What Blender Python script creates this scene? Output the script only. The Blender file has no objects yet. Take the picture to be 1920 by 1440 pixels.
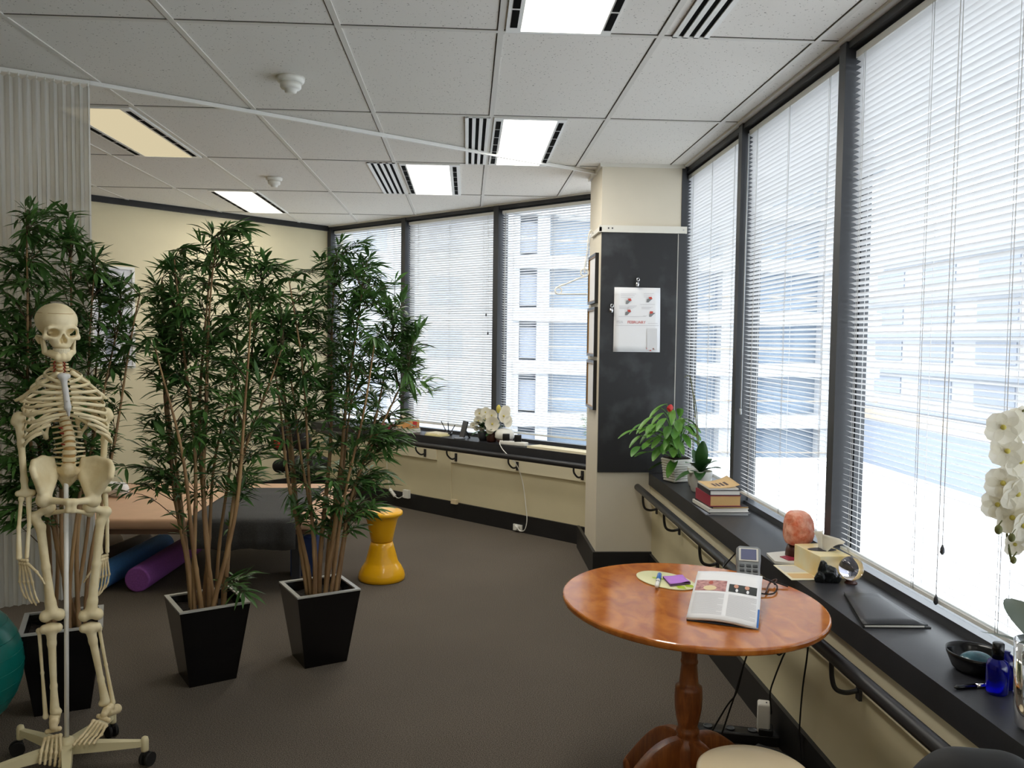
import bpy, bmesh, math, random
import numpy as np
from math import sin, cos, pi, radians, sqrt, atan2
from mathutils import Vector, Matrix

scene = bpy.context.scene
COL = scene.collection
random.seed(7)

# ------------------------------------------------------------------ camera
F = 1592.45                      # focal length in pixels of a 1920 x 1440 frame
EYE = Vector((0, 0, 1.551))
YAW, PITCH, ROLL = 0.0534526, 0.0513752, 0.0132327
_f = Vector((sin(YAW)*cos(PITCH), cos(YAW)*cos(PITCH), -sin(PITCH)))
_r = _f.cross(Vector((0, 0, 1))).normalized()
_u = _r.cross(_f)
CR = _r*cos(ROLL) + _u*sin(ROLL)
CU = -_r*sin(ROLL) + _u*cos(ROLL)
cam_d = bpy.data.cameras.new('camera')
cam_d.sensor_width = 36.0
cam_d.lens = F/1920*36
cam_d.clip_start = 0.02
cam_d.clip_end = 400
cam = bpy.data.objects.new('camera', cam_d)
COL.objects.link(cam)
cam.matrix_world = Matrix(((CR.x, CU.x, -_f.x, EYE.x), (CR.y, CU.y, -_f.y, EYE.y),
                           (CR.z, CU.z, -_f.z, EYE.z), (0, 0, 0, 1)))
scene.camera = cam

def ray(px, py):
    return _f + CR*((px-960)/F) - CU*((py-720)/F)
def AZ(px, py, z):               # where the sight line meets a level surface
    d = ray(px, py); return EYE + d*((z-EYE.z)/d.z)
def AX(px, py, x):               # ... an east wall
    d = ray(px, py); return EYE + d*(x/d.x)
def AY(px, py, y):               # ... a north wall
    d = ray(px, py); return EYE + d*(y/d.y)

# ------------------------------------------------------------------ materials
def srgb(r, g=None, b=None):
    if g is None: r, g, b = r
    o = []
    for c in (r, g, b):
        c /= 255.0
        o.append(c/12.92 if c <= .04045 else ((c+.055)/1.055)**2.4)
    return (o[0], o[1], o[2], 1)

def nmat(name):
    m = bpy.data.materials.new(name); m.use_nodes = True
    nt = m.node_tree
    for n in list(nt.nodes):
        if n.type != 'OUTPUT_MATERIAL': nt.nodes.remove(n)
    out = [n for n in nt.nodes if n.type == 'OUTPUT_MATERIAL'][0]
    return m, nt, out

def mat(name, col, rough=.5, metal=0, spec=.5, var=0, vscale=20, bump=0, bscale=60, col2=None,
        trans=0, ior=1.45, coat=0, sheen=0, stretch=None, sss=0):
    """principled surface with optional procedural colour variation and bump"""
    m, nt, out = nmat(name)
    L = nt.links
    b = nt.nodes.new('ShaderNodeBsdfPrincipled')
    b.inputs['Base Color'].default_value = col
    b.inputs['Roughness'].default_value = rough
    b.inputs['Metallic'].default_value = metal
    b.inputs['Specular IOR Level'].default_value = spec
    b.inputs['IOR'].default_value = ior
    b.inputs['Transmission Weight'].default_value = trans
    b.inputs['Coat Weight'].default_value = coat
    b.inputs['Sheen Weight'].default_value = sheen
    if sss:
        b.inputs['Subsurface Weight'].default_value = sss
        b.inputs['Subsurface Radius'].default_value = (.02, .01, .006)
    L.new(b.outputs[0], out.inputs[0])
    if var or col2 or bump:
        tc = nt.nodes.new('ShaderNodeTexCoord')
        src = tc.outputs['Object']
        if stretch:
            mp = nt.nodes.new('ShaderNodeMapping'); mp.inputs['Scale'].default_value = stretch
            L.new(src, mp.inputs[0]); src = mp.outputs[0]
    if var or col2:
        n = nt.nodes.new('ShaderNodeTexNoise'); n.inputs['Scale'].default_value = vscale
        n.inputs['Detail'].default_value = 5
        L.new(src, n.inputs['Vector'])
        cr = nt.nodes.new('ShaderNodeValToRGB')
        if col2 is None:
            a = tuple(max(0, c*(1-var)) for c in col[:3])+(1,); c2 = tuple(min(1, c*(1+var)) for c in col[:3])+(1,)
        else: a, c2 = col, col2
        cr.color_ramp.elements[0].color = a; cr.color_ramp.elements[1].color = c2
        cr.color_ramp.elements[0].position = .35; cr.color_ramp.elements[1].position = .65
        L.new(n.outputs[0], cr.inputs[0]); L.new(cr.outputs[0], b.inputs['Base Color'])
    if bump:
        n2 = nt.nodes.new('ShaderNodeTexNoise'); n2.inputs['Scale'].default_value = bscale
        n2.inputs['Detail'].default_value = 4
        L.new(src, n2.inputs['Vector'])
        bp = nt.nodes.new('ShaderNodeBump'); bp.inputs['Strength'].default_value = bump
        bp.inputs['Distance'].default_value = .01
        L.new(n2.outputs[0], bp.inputs['Height']); L.new(bp.outputs[0], b.inputs['Normal'])
    return m

def emit(name, col, strength):
    m, nt, out = nmat(name)
    e = nt.nodes.new('ShaderNodeEmission')
    e.inputs[0].default_value = col; e.inputs[1].default_value = strength
    nt.links.new(e.outputs[0], out.inputs[0])
    return m

def thin(name, col, transl=.4, transp=0.0, gloss=0, tcol=None):
    """thin sheet: diffuse + translucent (+ see-through) surface"""
    m, nt, out = nmat(name); L = nt.links
    d = nt.nodes.new('ShaderNodeBsdfDiffuse'); d.inputs[0].default_value = col
    t = nt.nodes.new('ShaderNodeBsdfTranslucent'); t.inputs[0].default_value = tcol or col
    x = nt.nodes.new('ShaderNodeMixShader'); x.inputs[0].default_value = transl
    L.new(d.outputs[0], x.inputs[1]); L.new(t.outputs[0], x.inputs[2])
    last = x
    if gloss:
        g = nt.nodes.new('ShaderNodeBsdfGlossy'); g.inputs['Roughness'].default_value = .35
        y = nt.nodes.new('ShaderNodeMixShader'); y.inputs[0].default_value = gloss
        L.new(last.outputs[0], y.inputs[1]); L.new(g.outputs[0], y.inputs[2]); last = y
    if transp:
        p = nt.nodes.new('ShaderNodeBsdfTransparent')
        y = nt.nodes.new('ShaderNodeMixShader'); y.inputs[0].default_value = transp
        L.new(last.outputs[0], y.inputs[1]); L.new(p.outputs[0], y.inputs[2]); last = y
    L.new(last.outputs[0], out.inputs[0])
    return m

def pane_mat(name, tint=(.93, .96, .97, 1)):
    m, nt, out = nmat(name); L = nt.links
    p = nt.nodes.new('ShaderNodeBsdfTransparent'); p.inputs[0].default_value = tint
    g = nt.nodes.new('ShaderNodeBsdfGlossy'); g.inputs['Roughness'].default_value = .02
    lw = nt.nodes.new('ShaderNodeLayerWeight'); lw.inputs[0].default_value = .5
    pw = nt.nodes.new('ShaderNodeMath'); pw.operation = 'POWER'; pw.inputs[1].default_value = 5
    fr = nt.nodes.new('ShaderNodeMath'); fr.operation = 'MULTIPLY_ADD'; fr.inputs[1].default_value = .5; fr.inputs[2].default_value = .025
    L.new(lw.outputs['Facing'], pw.inputs[0]); L.new(pw.outputs[0], fr.inputs[0])
    x = nt.nodes.new('ShaderNodeMixShader')
    L.new(fr.outputs[0], x.inputs[0]); L.new(p.outputs[0], x.inputs[1]); L.new(g.outputs[0], x.inputs[2])
    L.new(x.outputs[0], out.inputs[0])
    return m

def clear_glass(name, col, rough=0.0, ior=1.45):
    return mat(name, col, rough=rough, trans=1, ior=ior)

M = {}
M['cream'] = mat('cream_wall_paint', srgb(216, 206, 172), .6, var=.03, vscale=3)
M['pillar'] = mat('pillar_paint', srgb(216, 208, 190), .6, var=.02, vscale=3)
M['band'] = mat('duct_band_paint', srgb(226, 217, 188), .5)
M['black_paint'] = mat('black_trim_paint', srgb(30, 30, 31), .45, var=.15, vscale=8)
M['sill'] = mat('black_laminate_sill', srgb(44, 45, 49), .42, var=.15, vscale=6, bump=.03, bscale=200)
M['mullion'] = mat('charcoal_powder_coat', srgb(56, 58, 62), .45)
M['frame_grey'] = mat('dark_grey_window_frame', srgb(62, 64, 68), .4)
M['white_trim'] = mat('white_trim_paint', srgb(225, 222, 212), .45)
M['white_metal'] = mat('white_enamel', srgb(232, 232, 228), .35)
M['white_plastic'] = mat('white_plastic', srgb(230, 229, 222), .4)
M['slat'] = thin('blind_slat_white', srgb(232, 232, 233), transl=.10, gloss=.05)
M['cord'] = mat('blind_cord', srgb(205, 205, 205), .7)
M['wand'] = mat('clear_grey_wand', srgb(190, 195, 198), .15)
M['pane'] = pane_mat('window_glass')
M['black_plastic'] = mat('black_plastic', srgb(24, 24, 25), .35)
M['rubber'] = mat('black_rubber', srgb(22, 22, 22), .7)
M['rail'] = mat('black_rail_enamel', srgb(38, 38, 40), .4)
M['gloss_black'] = mat('gloss_black_pot', srgb(12, 12, 14), .22)
M['rim_reflection'] = mat('rim_reflection_grey', srgb(168, 168, 164), .35)  # reflection of windows and ceiling on the black rim, painted in as grey
M['soil'] = mat('dark_potting_soil', srgb(34, 27, 22), .95, var=.4, vscale=90, bump=.6, bscale=90)
M['cane'] = mat('bamboo_cane', srgb(128, 98, 68), .6, col2=srgb(170, 138, 96), vscale=14, stretch=(1, 1, .25))
M['twig'] = mat('bamboo_twig', srgb(80, 66, 44), .7)
M['bone'] = mat('bone_plastic', srgb(222, 206, 164), .45, col2=srgb(234, 222, 186), vscale=16, bump=.06, bscale=90)
M['bone_dark'] = mat('joint_bone', srgb(196, 178, 136), .5, col2=srgb(222, 206, 168), vscale=30, bump=.1, bscale=120)
M['cart'] = mat('rib_cartilage', srgb(216, 200, 160), .5, var=.05, vscale=20)
M['disc'] = mat('spinal_disc', srgb(178, 140, 84), .5)
M['nerve'] = mat('red_artery', srgb(150, 50, 34), .5)
M['sternum'] = mat('sternum_plastic', srgb(206, 206, 204), .4)
M['teeth'] = mat('tooth_plastic', srgb(224, 214, 184), .4)
M['stand'] = mat('cream_stand_enamel', srgb(212, 202, 164), .35)
M['steel'] = mat('brushed_steel', srgb(190, 190, 190), .28, metal=1)
M['chrome'] = mat('chrome', srgb(225, 225, 228), .08, metal=1)
M['yellow'] = mat('yellow_plastic', srgb(240, 178, 6), .32, coat=.3)
M['cream_plastic'] = mat('cream_plastic', srgb(226, 208, 172), .3, coat=.2)
M['purple_foam'] = mat('purple_foam', srgb(152, 88, 172), .8, var=.12, vscale=120, bump=.15, bscale=300)
M['blue_foam'] = mat('blue_foam', srgb(92, 156, 224), .75, var=.1, vscale=120, bump=.15, bscale=300)
M['beige_vinyl'] = mat('beige_vinyl', srgb(206, 168, 138), .5, var=.03, vscale=10)
M['taupe_vinyl'] = mat('taupe_vinyl', srgb(120, 92, 74), .5)
M['charcoal_cloth'] = mat('charcoal_blanket', srgb(66, 66, 66), .95, var=.12, vscale=120, bump=.2, bscale=200)
M['white_cloth'] = mat('white_towel', srgb(236, 236, 236), .9, bump=.2, bscale=200)
M['tan_cloth'] = mat('tan_bolster', srgb(190, 168, 140), .8)
M['grey_cloth'] = mat('grey_bolster', srgb(128, 114, 104), .8)
M['orange'] = mat('orange_plastic', srgb(214, 110, 44), .5)
M['navy'] = mat('navy_box', srgb(40, 62, 110), .6)
M['teal_ball'] = mat('teal_vinyl_ball', srgb(8, 106, 98), .28, var=.06, vscale=4)
M['curtain'] = thin('sheer_curtain', srgb(212, 211, 206), transl=.30, transp=.08)
M['paper'] = mat('white_paper', srgb(236, 236, 238), .6)
M['cream_paper'] = mat('cream_paper', srgb(236, 228, 200), .7)
M['kraft'] = mat('page_block_tan', srgb(206, 168, 112), .8, var=.08, vscale=150, stretch=(1, 1, 20))
M['pages'] = mat('page_block_white', srgb(222, 220, 214), .8, var=.05, vscale=150, stretch=(1, 1, 20))
M['maroon'] = mat('maroon_cover', srgb(150, 40, 62), .5)
M['tan_cover'] = mat('tan_cover', srgb(220, 186, 134), .6)
M['blue_cover'] = mat('blue_cover', srgb(52, 92, 130), .5)
M['dark_cover'] = mat('dark_cover', srgb(46, 46, 52), .5)
M['light_cover'] = mat('light_cover', srgb(214, 212, 204), .5)
M['salt'] = mat('salt_crystal', srgb(220, 116, 80), .4, col2=srgb(244, 184, 158), vscale=30, bump=.8, bscale=34, sss=.2)
M['dark_wood'] = mat('dark_wood', srgb(66, 32, 22), .45)
M['onyx'] = mat('yellow_onyx', srgb(232, 224, 188), .25, col2=srgb(232, 204, 130), vscale=7, sss=.1)
M['tissue'] = thin('tissue', srgb(240, 236, 226), transl=.4)
M['black_rock'] = mat('black_tourmaline', srgb(26, 30, 30), .3, var=.5, vscale=40, bump=1, bscale=50)
M['blue_glass'] = mat('cobalt_glass', srgb(14, 18, 170), .06, trans=.75, ior=1.5)
M['agate'] = mat('blue_agate', srgb(30, 60, 74), .2, col2=srgb(70, 120, 130), vscale=14)
M['white_pot'] = mat('white_ceramic', srgb(222, 221, 214), .3)
M['leaf_bright'] = mat('anthurium_leaf', srgb(64, 116, 40), .4, col2=srgb(104, 150, 60), vscale=9)
M['leaf_dark'] = mat('orchid_leaf', srgb(38, 72, 36), .35, col2=srgb(60, 98, 46), vscale=9)
M['red_flower'] = mat('red_petal', srgb(206, 50, 44), .5)
M['white_petal'] = thin('white_petal', srgb(240, 236, 222), transl=.35)
M['petal_core'] = mat('yellow_petal_core', srgb(200, 186, 90), .6)
M['bud'] = mat('orchid_bud', srgb(96, 98, 50), .6)
M['grey_leaf'] = mat('dusty_grey_leaf', srgb(104, 114, 104), .4)
M['vase_glass'] = clear_glass('vase_glass', (.95, .97, .97, 1))
M['tray'] = mat('pale_green_tray', srgb(222, 220, 172), .35)
M['tray_green'] = mat('lime_print', srgb(176, 204, 48), .4)
M['violet_note'] = mat('violet_note', srgb(186, 122, 214), .6)
M['violet_edge'] = mat('violet_note_edge', srgb(112, 84, 128), .7)
M['pen_blue'] = mat('pen_blue', srgb(44, 104, 180), .35)
M['terminal'] = mat('grey_terminal', srgb(128, 132, 134), .45)
M['terminal_dark'] = mat('terminal_key', srgb(66, 70, 74), .5)
M['lcd'] = mat('lcd_grey', srgb(104, 108, 138), .2)
M['chalk'] = mat('chalkboard_black', srgb(32, 33, 36), .65)
M['print_grey'] = mat('printed_grey', srgb(150, 148, 150), .7)
M['print_light'] = mat('printed_light_grey', srgb(202, 201, 204), .7)
M['print_red'] = mat('printed_red', srgb(196, 74, 62), .7)
M['print_skin'] = mat('printed_hand_grey', srgb(128, 130, 132), .7)
M['picture'] = mat('picture_print', srgb(214, 216, 222), .3)
M['gold'] = mat('gold_lip', srgb(150, 112, 60), .35, metal=.6)
M['ext_white'] = mat('exterior_white', srgb(236, 238, 240), .8)
M['ext_pale'] = mat('exterior_pale_render', srgb(188, 190, 194), .8)
M['slot'] = mat('slot_black', srgb(10, 10, 10), .95, spec=.1)
M['ext_grey'] = mat('exterior_grey', srgb(156, 162, 174), .8)
M['ext_slate'] = mat('exterior_slate', srgb(142, 149, 162), .8)
M['ext_glass'] = mat('exterior_glazing', srgb(146, 162, 180), .15)
M['ext_tan'] = mat('exterior_tan', srgb(180, 168, 154), .8)
M['asphalt'] = mat('asphalt', srgb(150, 152, 155), .9)

def carpet():
    m, nt, out = nmat('charcoal_loop_carpet'); L = nt.links
    tc = nt.nodes.new('ShaderNodeTexCoord')
    n = nt.nodes.new('ShaderNodeTexNoise'); n.inputs['Scale'].default_value = 260; n.inputs['Detail'].default_value = 3
    n2 = nt.nodes.new('ShaderNodeTexNoise'); n2.inputs['Scale'].default_value = 1.4; n2.inputs['Detail'].default_value = 3
    L.new(tc.outputs['Object'], n.inputs['Vector']); L.new(tc.outputs['Object'], n2.inputs['Vector'])
    cr = nt.nodes.new('ShaderNodeValToRGB')
    cr.color_ramp.elements[0].position = .36; cr.color_ramp.elements[0].color = srgb(62, 57, 52)
    cr.color_ramp.elements[1].position = .66; cr.color_ramp.elements[1].color = srgb(128, 118, 106)
    L.new(n.outputs[0], cr.inputs[0])
    mx = nt.nodes.new('ShaderNodeMixRGB'); mx.blend_type = 'MULTIPLY'; mx.inputs[0].default_value = .25
    L.new(cr.outputs[0], mx.inputs[1]); L.new(n2.outputs[0], mx.inputs[2])
    b = nt.nodes.new('ShaderNodeBsdfPrincipled'); b.inputs['Roughness'].default_value = .95
    b.inputs['Specular IOR Level'].default_value = .2
    L.new(mx.outputs[0], b.inputs['Base Color'])
    bp = nt.nodes.new('ShaderNodeBump'); bp.inputs['Strength'].default_value = .5; bp.inputs['Distance'].default_value = .004
    L.new(n.outputs[0], bp.inputs['Height']); L.new(bp.outputs[0], b.inputs['Normal'])
    L.new(b.outputs[0], out.inputs[0]); return m
M['carpet'] = carpet()

def tile_mat():
    """mineral-fibre ceiling tile with pin holes"""
    m, nt, out = nmat('mineral_fibre_tile'); L = nt.links
    tc = nt.nodes.new('ShaderNodeTexCoord')
    v = nt.nodes.new('ShaderNodeTexVoronoi'); v.inputs['Scale'].default_value = 62; v.inputs['Randomness'].default_value = 1
    nd = nt.nodes.new('ShaderNodeTexNoise'); nd.inputs['Scale'].default_value = 90
    L.new(tc.outputs['Object'], nd.inputs['Vector'])
    mixv = nt.nodes.new('ShaderNodeVectorMath'); mixv.operation = 'MULTIPLY_ADD'
    mixv.inputs[1].default_value = (.02, .02, .02)
    L.new(nd.outputs['Color'], mixv.inputs[0]); L.new(tc.outputs['Object'], mixv.inputs[2])
    L.new(mixv.outputs[0], v.inputs['Vector'])
    cr = nt.nodes.new('ShaderNodeValToRGB')
    cr.color_ramp.elements[0].position = .10; cr.color_ramp.elements[0].color = srgb(120, 116, 108)
    cr.color_ramp.elements[1].position = .17; cr.color_ramp.elements[1].color = srgb(230, 227, 221)
    L.new(v.outputs['Distance'], cr.inputs[0])
    b = nt.nodes.new('ShaderNodeBsdfPrincipled'); b.inputs['Roughness'].default_value = .9
    b.inputs['Specular IOR Level'].default_value = .2
    L.new(cr.outputs[0], b.inputs['Base Color']); L.new(b.outputs[0], out.inputs[0]); return m
M['tile'] = tile_mat()
M['tbar'] = mat('ceiling_grid_bar', srgb(214, 211, 204), .5)
M['gap'] = mat('ceiling_shadow_gap', srgb(60, 56, 50), .9)

def chalkboard():
    m, nt, out = nmat('chalkboard_smudged'); L = nt.links
    tc = nt.nodes.new('ShaderNodeTexCoord')
    n = nt.nodes.new('ShaderNodeTexNoise'); n.inputs['Scale'].default_value = 5; n.inputs['Detail'].default_value = 4
    L.new(tc.outputs['Object'], n.inputs['Vector'])
    cr = nt.nodes.new('ShaderNodeValToRGB')
    cr.color_ramp.elements[0].position = .5; cr.color_ramp.elements[0].color = srgb(31, 32, 35)
    cr.color_ramp.elements[1].position = .82; cr.color_ramp.elements[1].color = srgb(74, 77, 80)
    L.new(n.outputs[0], cr.inputs[0])
    b = nt.nodes.new('ShaderNodeBsdfPrincipled'); b.inputs['Roughness'].default_value = .6
    L.new(cr.outputs[0], b.inputs['Base Color']); L.new(b.outputs[0], out.inputs[0]); return m
M['chalkboard'] = chalkboard()

def wood_mat(name, c1, c2, rough, scale=6, coat=0, stretch=(1, 6, 1)):
    m, nt, out = nmat(name); L = nt.links
    tc = nt.nodes.new('ShaderNodeTexCoord')
    mp = nt.nodes.new('ShaderNodeMapping'); mp.inputs['Scale'].default_value = stretch
    L.new(tc.outputs['Object'], mp.inputs[0])
    n = nt.nodes.new('ShaderNodeTexNoise'); n.inputs['Scale'].default_value = scale; n.inputs['Detail'].default_value = 3
    n.inputs['Distortion'].default_value = 1.2
    L.new(mp.outputs[0], n.inputs['Vector'])
    n2 = nt.nodes.new('ShaderNodeTexNoise'); n2.inputs['Scale'].default_value = 40; n2.inputs['Detail'].default_value = 3
    L.new(tc.outputs['Object'], n2.inputs['Vector'])
    ad = nt.nodes.new('ShaderNodeMath'); ad.operation = 'MULTIPLY_ADD'; ad.inputs[1].default_value = .16
    L.new(n2.outputs[0], ad.inputs[0]); 
    sb = nt.nodes.new('ShaderNodeMath'); sb.operation = 'SUBTRACT'; sb.inputs[1].default_value = .08
    L.new(n.outputs[0], sb.inputs[0]); L.new(sb.outputs[0], ad.inputs[2])
    cr = nt.nodes.new('ShaderNodeValToRGB')
    cr.color_ramp.elements[0].position = .32; cr.color_ramp.elements[0].color = c1
    cr.color_ramp.elements[1].position = .68; cr.color_ramp.elements[1].color = c2
    L.new(ad.outputs[0], cr.inputs[0])
    b = nt.nodes.new('ShaderNodeBsdfPrincipled'); b.inputs['Roughness'].default_value = rough
    b.inputs['IOR'].default_value = 1.45+.25*coat
    L.new(cr.outputs[0], b.inputs['Base Color']); L.new(b.outputs[0], out.inputs[0]); return m
M['burl'] = wood_mat('polished_burl_veneer', srgb(160, 84, 26), srgb(200, 122, 48), .11, 5, coat=1.0, stretch=(3, 1.5, 1))
M['turned'] = wood_mat('turned_walnut', srgb(116, 62, 26), srgb(156, 90, 42), .35, 8, coat=.3, stretch=(6, 6, 1))

def leaf_mat():
    m, nt, out = nmat('bamboo_leaf'); L = nt.links
    oi = nt.nodes.new('ShaderNodeTexCoord')
    n = nt.nodes.new('ShaderNodeTexNoise'); n.inputs['Scale'].default_value = 9
    L.new(oi.outputs['Object'], n.inputs['Vector'])
    cr = nt.nodes.new('ShaderNodeValToRGB')
    cr.color_ramp.elements[0].position = .3; cr.color_ramp.elements[0].color = srgb(44, 80, 36)
    cr.color_ramp.elements[1].position = .75; cr.color_ramp.elements[1].color = srgb(96, 138, 68)
    L.new(n.outputs[0], cr.inputs[0])
    d = nt.nodes.new('ShaderNodeBsdfPrincipled'); d.inputs['Roughness'].default_value = .45
    t = nt.nodes.new('ShaderNodeBsdfTranslucent')
    L.new(cr.outputs[0], d.inputs['Base Color']); L.new(cr.outputs[0], t.inputs[0])
    x = nt.nodes.new('ShaderNodeMixShader'); x.inputs[0].default_value = .15
    L.new(d.outputs[0], x.inputs[1]); L.new(t.outputs[0], x.inputs[2]); L.new(x.outputs[0], out.inputs[0]); return m
M['leaf'] = leaf_mat()

# ------------------------------------------------------------------ objects
def root_loc(o):
    while o.parent: o = o.parent
    return o.location
def tag(o, label=None, cat=None, group=None, kind=None):
    if label: o['label'] = label
    if cat: o['category'] = cat
    if group: o['group'] = group
    if kind: o['kind'] = kind
    return o
def thing(name, label, cat, loc=(0, 0, 0), group=None, rz=0):
    o = bpy.data.objects.new(name, None); COL.objects.link(o)
    o.empty_display_size = .05
    o.location = loc; o.rotation_euler = (0, 0, rz)
    return tag(o, label, cat, group)
def copy_tree(o, parent=None):
    kids = [c for c in bpy.data.objects if c.parent == o]
    c = o.copy(); COL.objects.link(c)
    if parent is not None: c.parent = parent
    for k in kids: copy_tree(k, c)
    return c

def frame_of(d):
    d = Vector(d).normalized()
    a = Vector((0, 0, 1)) if abs(d.z) < .9 else Vector((1, 0, 0))
    x = a.cross(d).normalized(); y = d.cross(x)
    return x, y

class MB:
    """collects shapes, then links them as ONE mesh object"""
    def __init__(s): s.v = []; s.f = []; s.m = []; s.sm = []
    def add(s, vs, fs, mi=0, smooth=False):
        o = len(s.v); s.v += [tuple(v) for v in vs]
        for f in fs: s.f.append(tuple(i+o for i in f)); s.m.append(mi); s.sm.append(smooth)
        return s
    def box(s, c, size, rz=0, mi=0, mtx=None, bev=0):
        x, y, z = (k/2 for k in size)
        c = Vector(c)
        R = mtx if mtx is not None else Matrix.Rotation(rz, 3, 'Z')
        if bev:
            bm = bmesh.new(); bmesh.ops.create_cube(bm, size=1)
            for v in bm.verts: v.co = Vector((v.co.x*2*x, v.co.y*2*y, v.co.z*2*z))
            bmesh.ops.bevel(bm, geom=bm.edges[:], offset=bev, segments=3, affect='EDGES', profile=.5)
            bm.verts.index_update()
            s.add([c + R @ v.co for v in bm.verts], [[v.index for v in f.verts] for f in bm.faces], mi, True)
            bm.free(); return s
        vs = [c + R @ Vector(p) for p in ((-x,-y,-z),(x,-y,-z),(x,y,-z),(-x,y,-z),(-x,-y,z),(x,-y,z),(x,y,z),(-x,y,z))]
        return s.add(vs, [(3,2,1,0),(4,5,6,7),(0,1,5,4),(1,2,6,5),(2,3,7,6),(3,0,4,7)], mi)
    def box2(s, a, b, mi=0):
        return s.box([(i+j)/2 for i, j in zip(a, b)], [abs(i-j) for i, j in zip(a, b)], mi=mi)
    def prism(s, poly, z0, z1, mi=0, smooth=False):
        n = len(poly)
        vs = [(p[0], p[1], z0) for p in poly] + [(p[0], p[1], z1) for p in poly]
        fs = [tuple(range(n-1, -1, -1)), tuple(range(n, 2*n))]
        s.add(vs, fs, mi)
        o = len(s.v)-2*n
        for i in range(n):
            j = (i+1) % n
            s.f.append((o+i, o+j, o+n+j, o+n+i)); s.m.append(mi); s.sm.append(smooth)
        return s
    def lathe(s, prof, c=(0, 0, 0), seg=40, mi=0, axis=None, smooth=True, sx=1, sy=1):
        c = Vector(c)
        if axis is None: X, Y, Z = Vector((1,0,0)), Vector((0,1,0)), Vector((0,0,1))
        else:
            Z = Vector(axis).normalized(); X, Y = frame_of(Z)
        vs = []; fs = []
        for r, h in prof:
            for k in range(seg):
                a = 2*pi*k/seg
                vs.append(c + X*(r*sx*cos(a)) + Y*(r*sy*sin(a)) + Z*h)
        n = len(prof)
        for i in range(n-1):
            for k in range(seg):
                k2 = (k+1) % seg
                fs.append((i*seg+k, i*seg+k2, (i+1)*seg+k2, (i+1)*seg+k))
        s.add(vs, fs, mi, smooth)
        o = len(s.v)-len(vs)
        if prof[0][0] > 1e-5:
            s.f.append(tuple(o+k for k in range(seg-1, -1, -1))); s.m.append(mi); s.sm.append(False)
        if prof[-1][0] > 1e-5:
            s.f.append(tuple(o+(n-1)*seg+k for k in range(seg))); s.m.append(mi); s.sm.append(False)
        return s
    def cyl(s, a, b, r, seg=20, mi=0, r2=None, smooth=True):
        a, b = Vector(a), Vector(b)
        return s.lathe([(r, 0), (r if r2 is None else r2, (b-a).length)], a, seg, mi, axis=b-a, smooth=smooth)
    def tube(s, pts, r, seg=8, mi=0, closed=False, caps=True):
        pts = [Vector(p) for p in pts]; n = len(pts)
        rs = r if isinstance(r, (list, tuple)) else [r]*n
        vs = []; X = None
        for i, p in enumerate(pts):
            if closed: t = pts[(i+1) % n]-pts[i-1]
            else: t = pts[min(i+1, n-1)]-pts[max(i-1, 0)]
            if t.length < 1e-9: t = Vector((0, 0, 1))
            t.normalize()
            if X is None: X, _ = frame_of(t)
            X = (X - t*X.dot(t))
            if X.length < 1e-6: X, _ = frame_of(t)
            X.normalize(); Y = t.cross(X)
            for k in range(seg):
                a = 2*pi*k/seg
                vs.append(p + (X*cos(a)+Y*sin(a))*rs[i])
        fs = []
        for i in range(n if closed else n-1):
            for k in range(seg):
                k2 = (k+1) % seg; j = (i+1) % n
                fs.append((i*seg+k, i*seg+k2, j*seg+k2, j*seg+k))
        if caps and not closed:
            fs.append(tuple(range(seg-1, -1, -1))); fs.append(tuple((n-1)*seg+k for k in range(seg)))
        return s.add(vs, fs, mi, True)
    def ball(s, c, r, seg=20, rings=12, mi=0, R=None):
        c = Vector(c)
        if not isinstance(r, (list, tuple)): r = (r, r, r)
        vs = []; fs = []
        for i in range(rings+1):
            t = pi*i/rings
            for k in range(seg):
                a = 2*pi*k/seg
                p = Vector((r[0]*sin(t)*cos(a), r[1]*sin(t)*sin(a), r[2]*cos(t)))
                vs.append(c + (R @ p if R is not None else p))
        for i in range(rings):
            for k in range(seg):
                k2 = (k+1) % seg
                fs.append((i*seg+k, (i+1)*seg+k, (i+1)*seg+k2, i*seg+k2))
        return s.add(vs, fs, mi, True)
    def sheet(s, rows, mi=0, smooth=True, closed=False):
        """rows of points -> quads"""
        n = len(rows[0]); vs = [p for r in rows for p in r]; fs = []
        for i in range(len(rows)-1):
            for k in range(n-1): fs.append((i*n+k, i*n+k+1, (i+1)*n+k+1, (i+1)*n+k))
        return s.add(vs, fs, mi, smooth)
    def build(s, name, mats, parent=None, loc=None, solid=0, merge=0):
        me = bpy.data.meshes.new(name)
        if parent is not None: off = root_loc(parent)
        elif loc is not None: off = Vector(loc)
        else: off = Vector((0, 0, 0))
        me.from_pydata([tuple(Vector(v)-off) for v in s.v], [], s.f)
        if not isinstance(mats, (list, tuple)): mats = [mats]
        for m in mats: me.materials.append(M[m] if isinstance(m, str) else m)
        me.polygons.foreach_set('material_index', s.m)
        me.polygons.foreach_set('use_smooth', s.sm)
        if merge:
            bm = bmesh.new(); bm.from_mesh(me); bmesh.ops.remove_doubles(bm, verts=bm.verts, dist=merge); bm.to_mesh(me); bm.free()
        me.update()
        o = bpy.data.objects.new(name, me); COL.objects.link(o)
        if parent is not None: o.parent = parent
        elif loc is not None: o.location = loc
        if solid:
            md = o.modifiers.new('thickness', 'SOLIDIFY'); md.thickness = solid; md.offset = 0
        return o
def struct(name, mb, m, parent=None):
    o = mb.build(name, m, parent)
    if parent is None: o['kind'] = 'structure'
    return o

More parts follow.
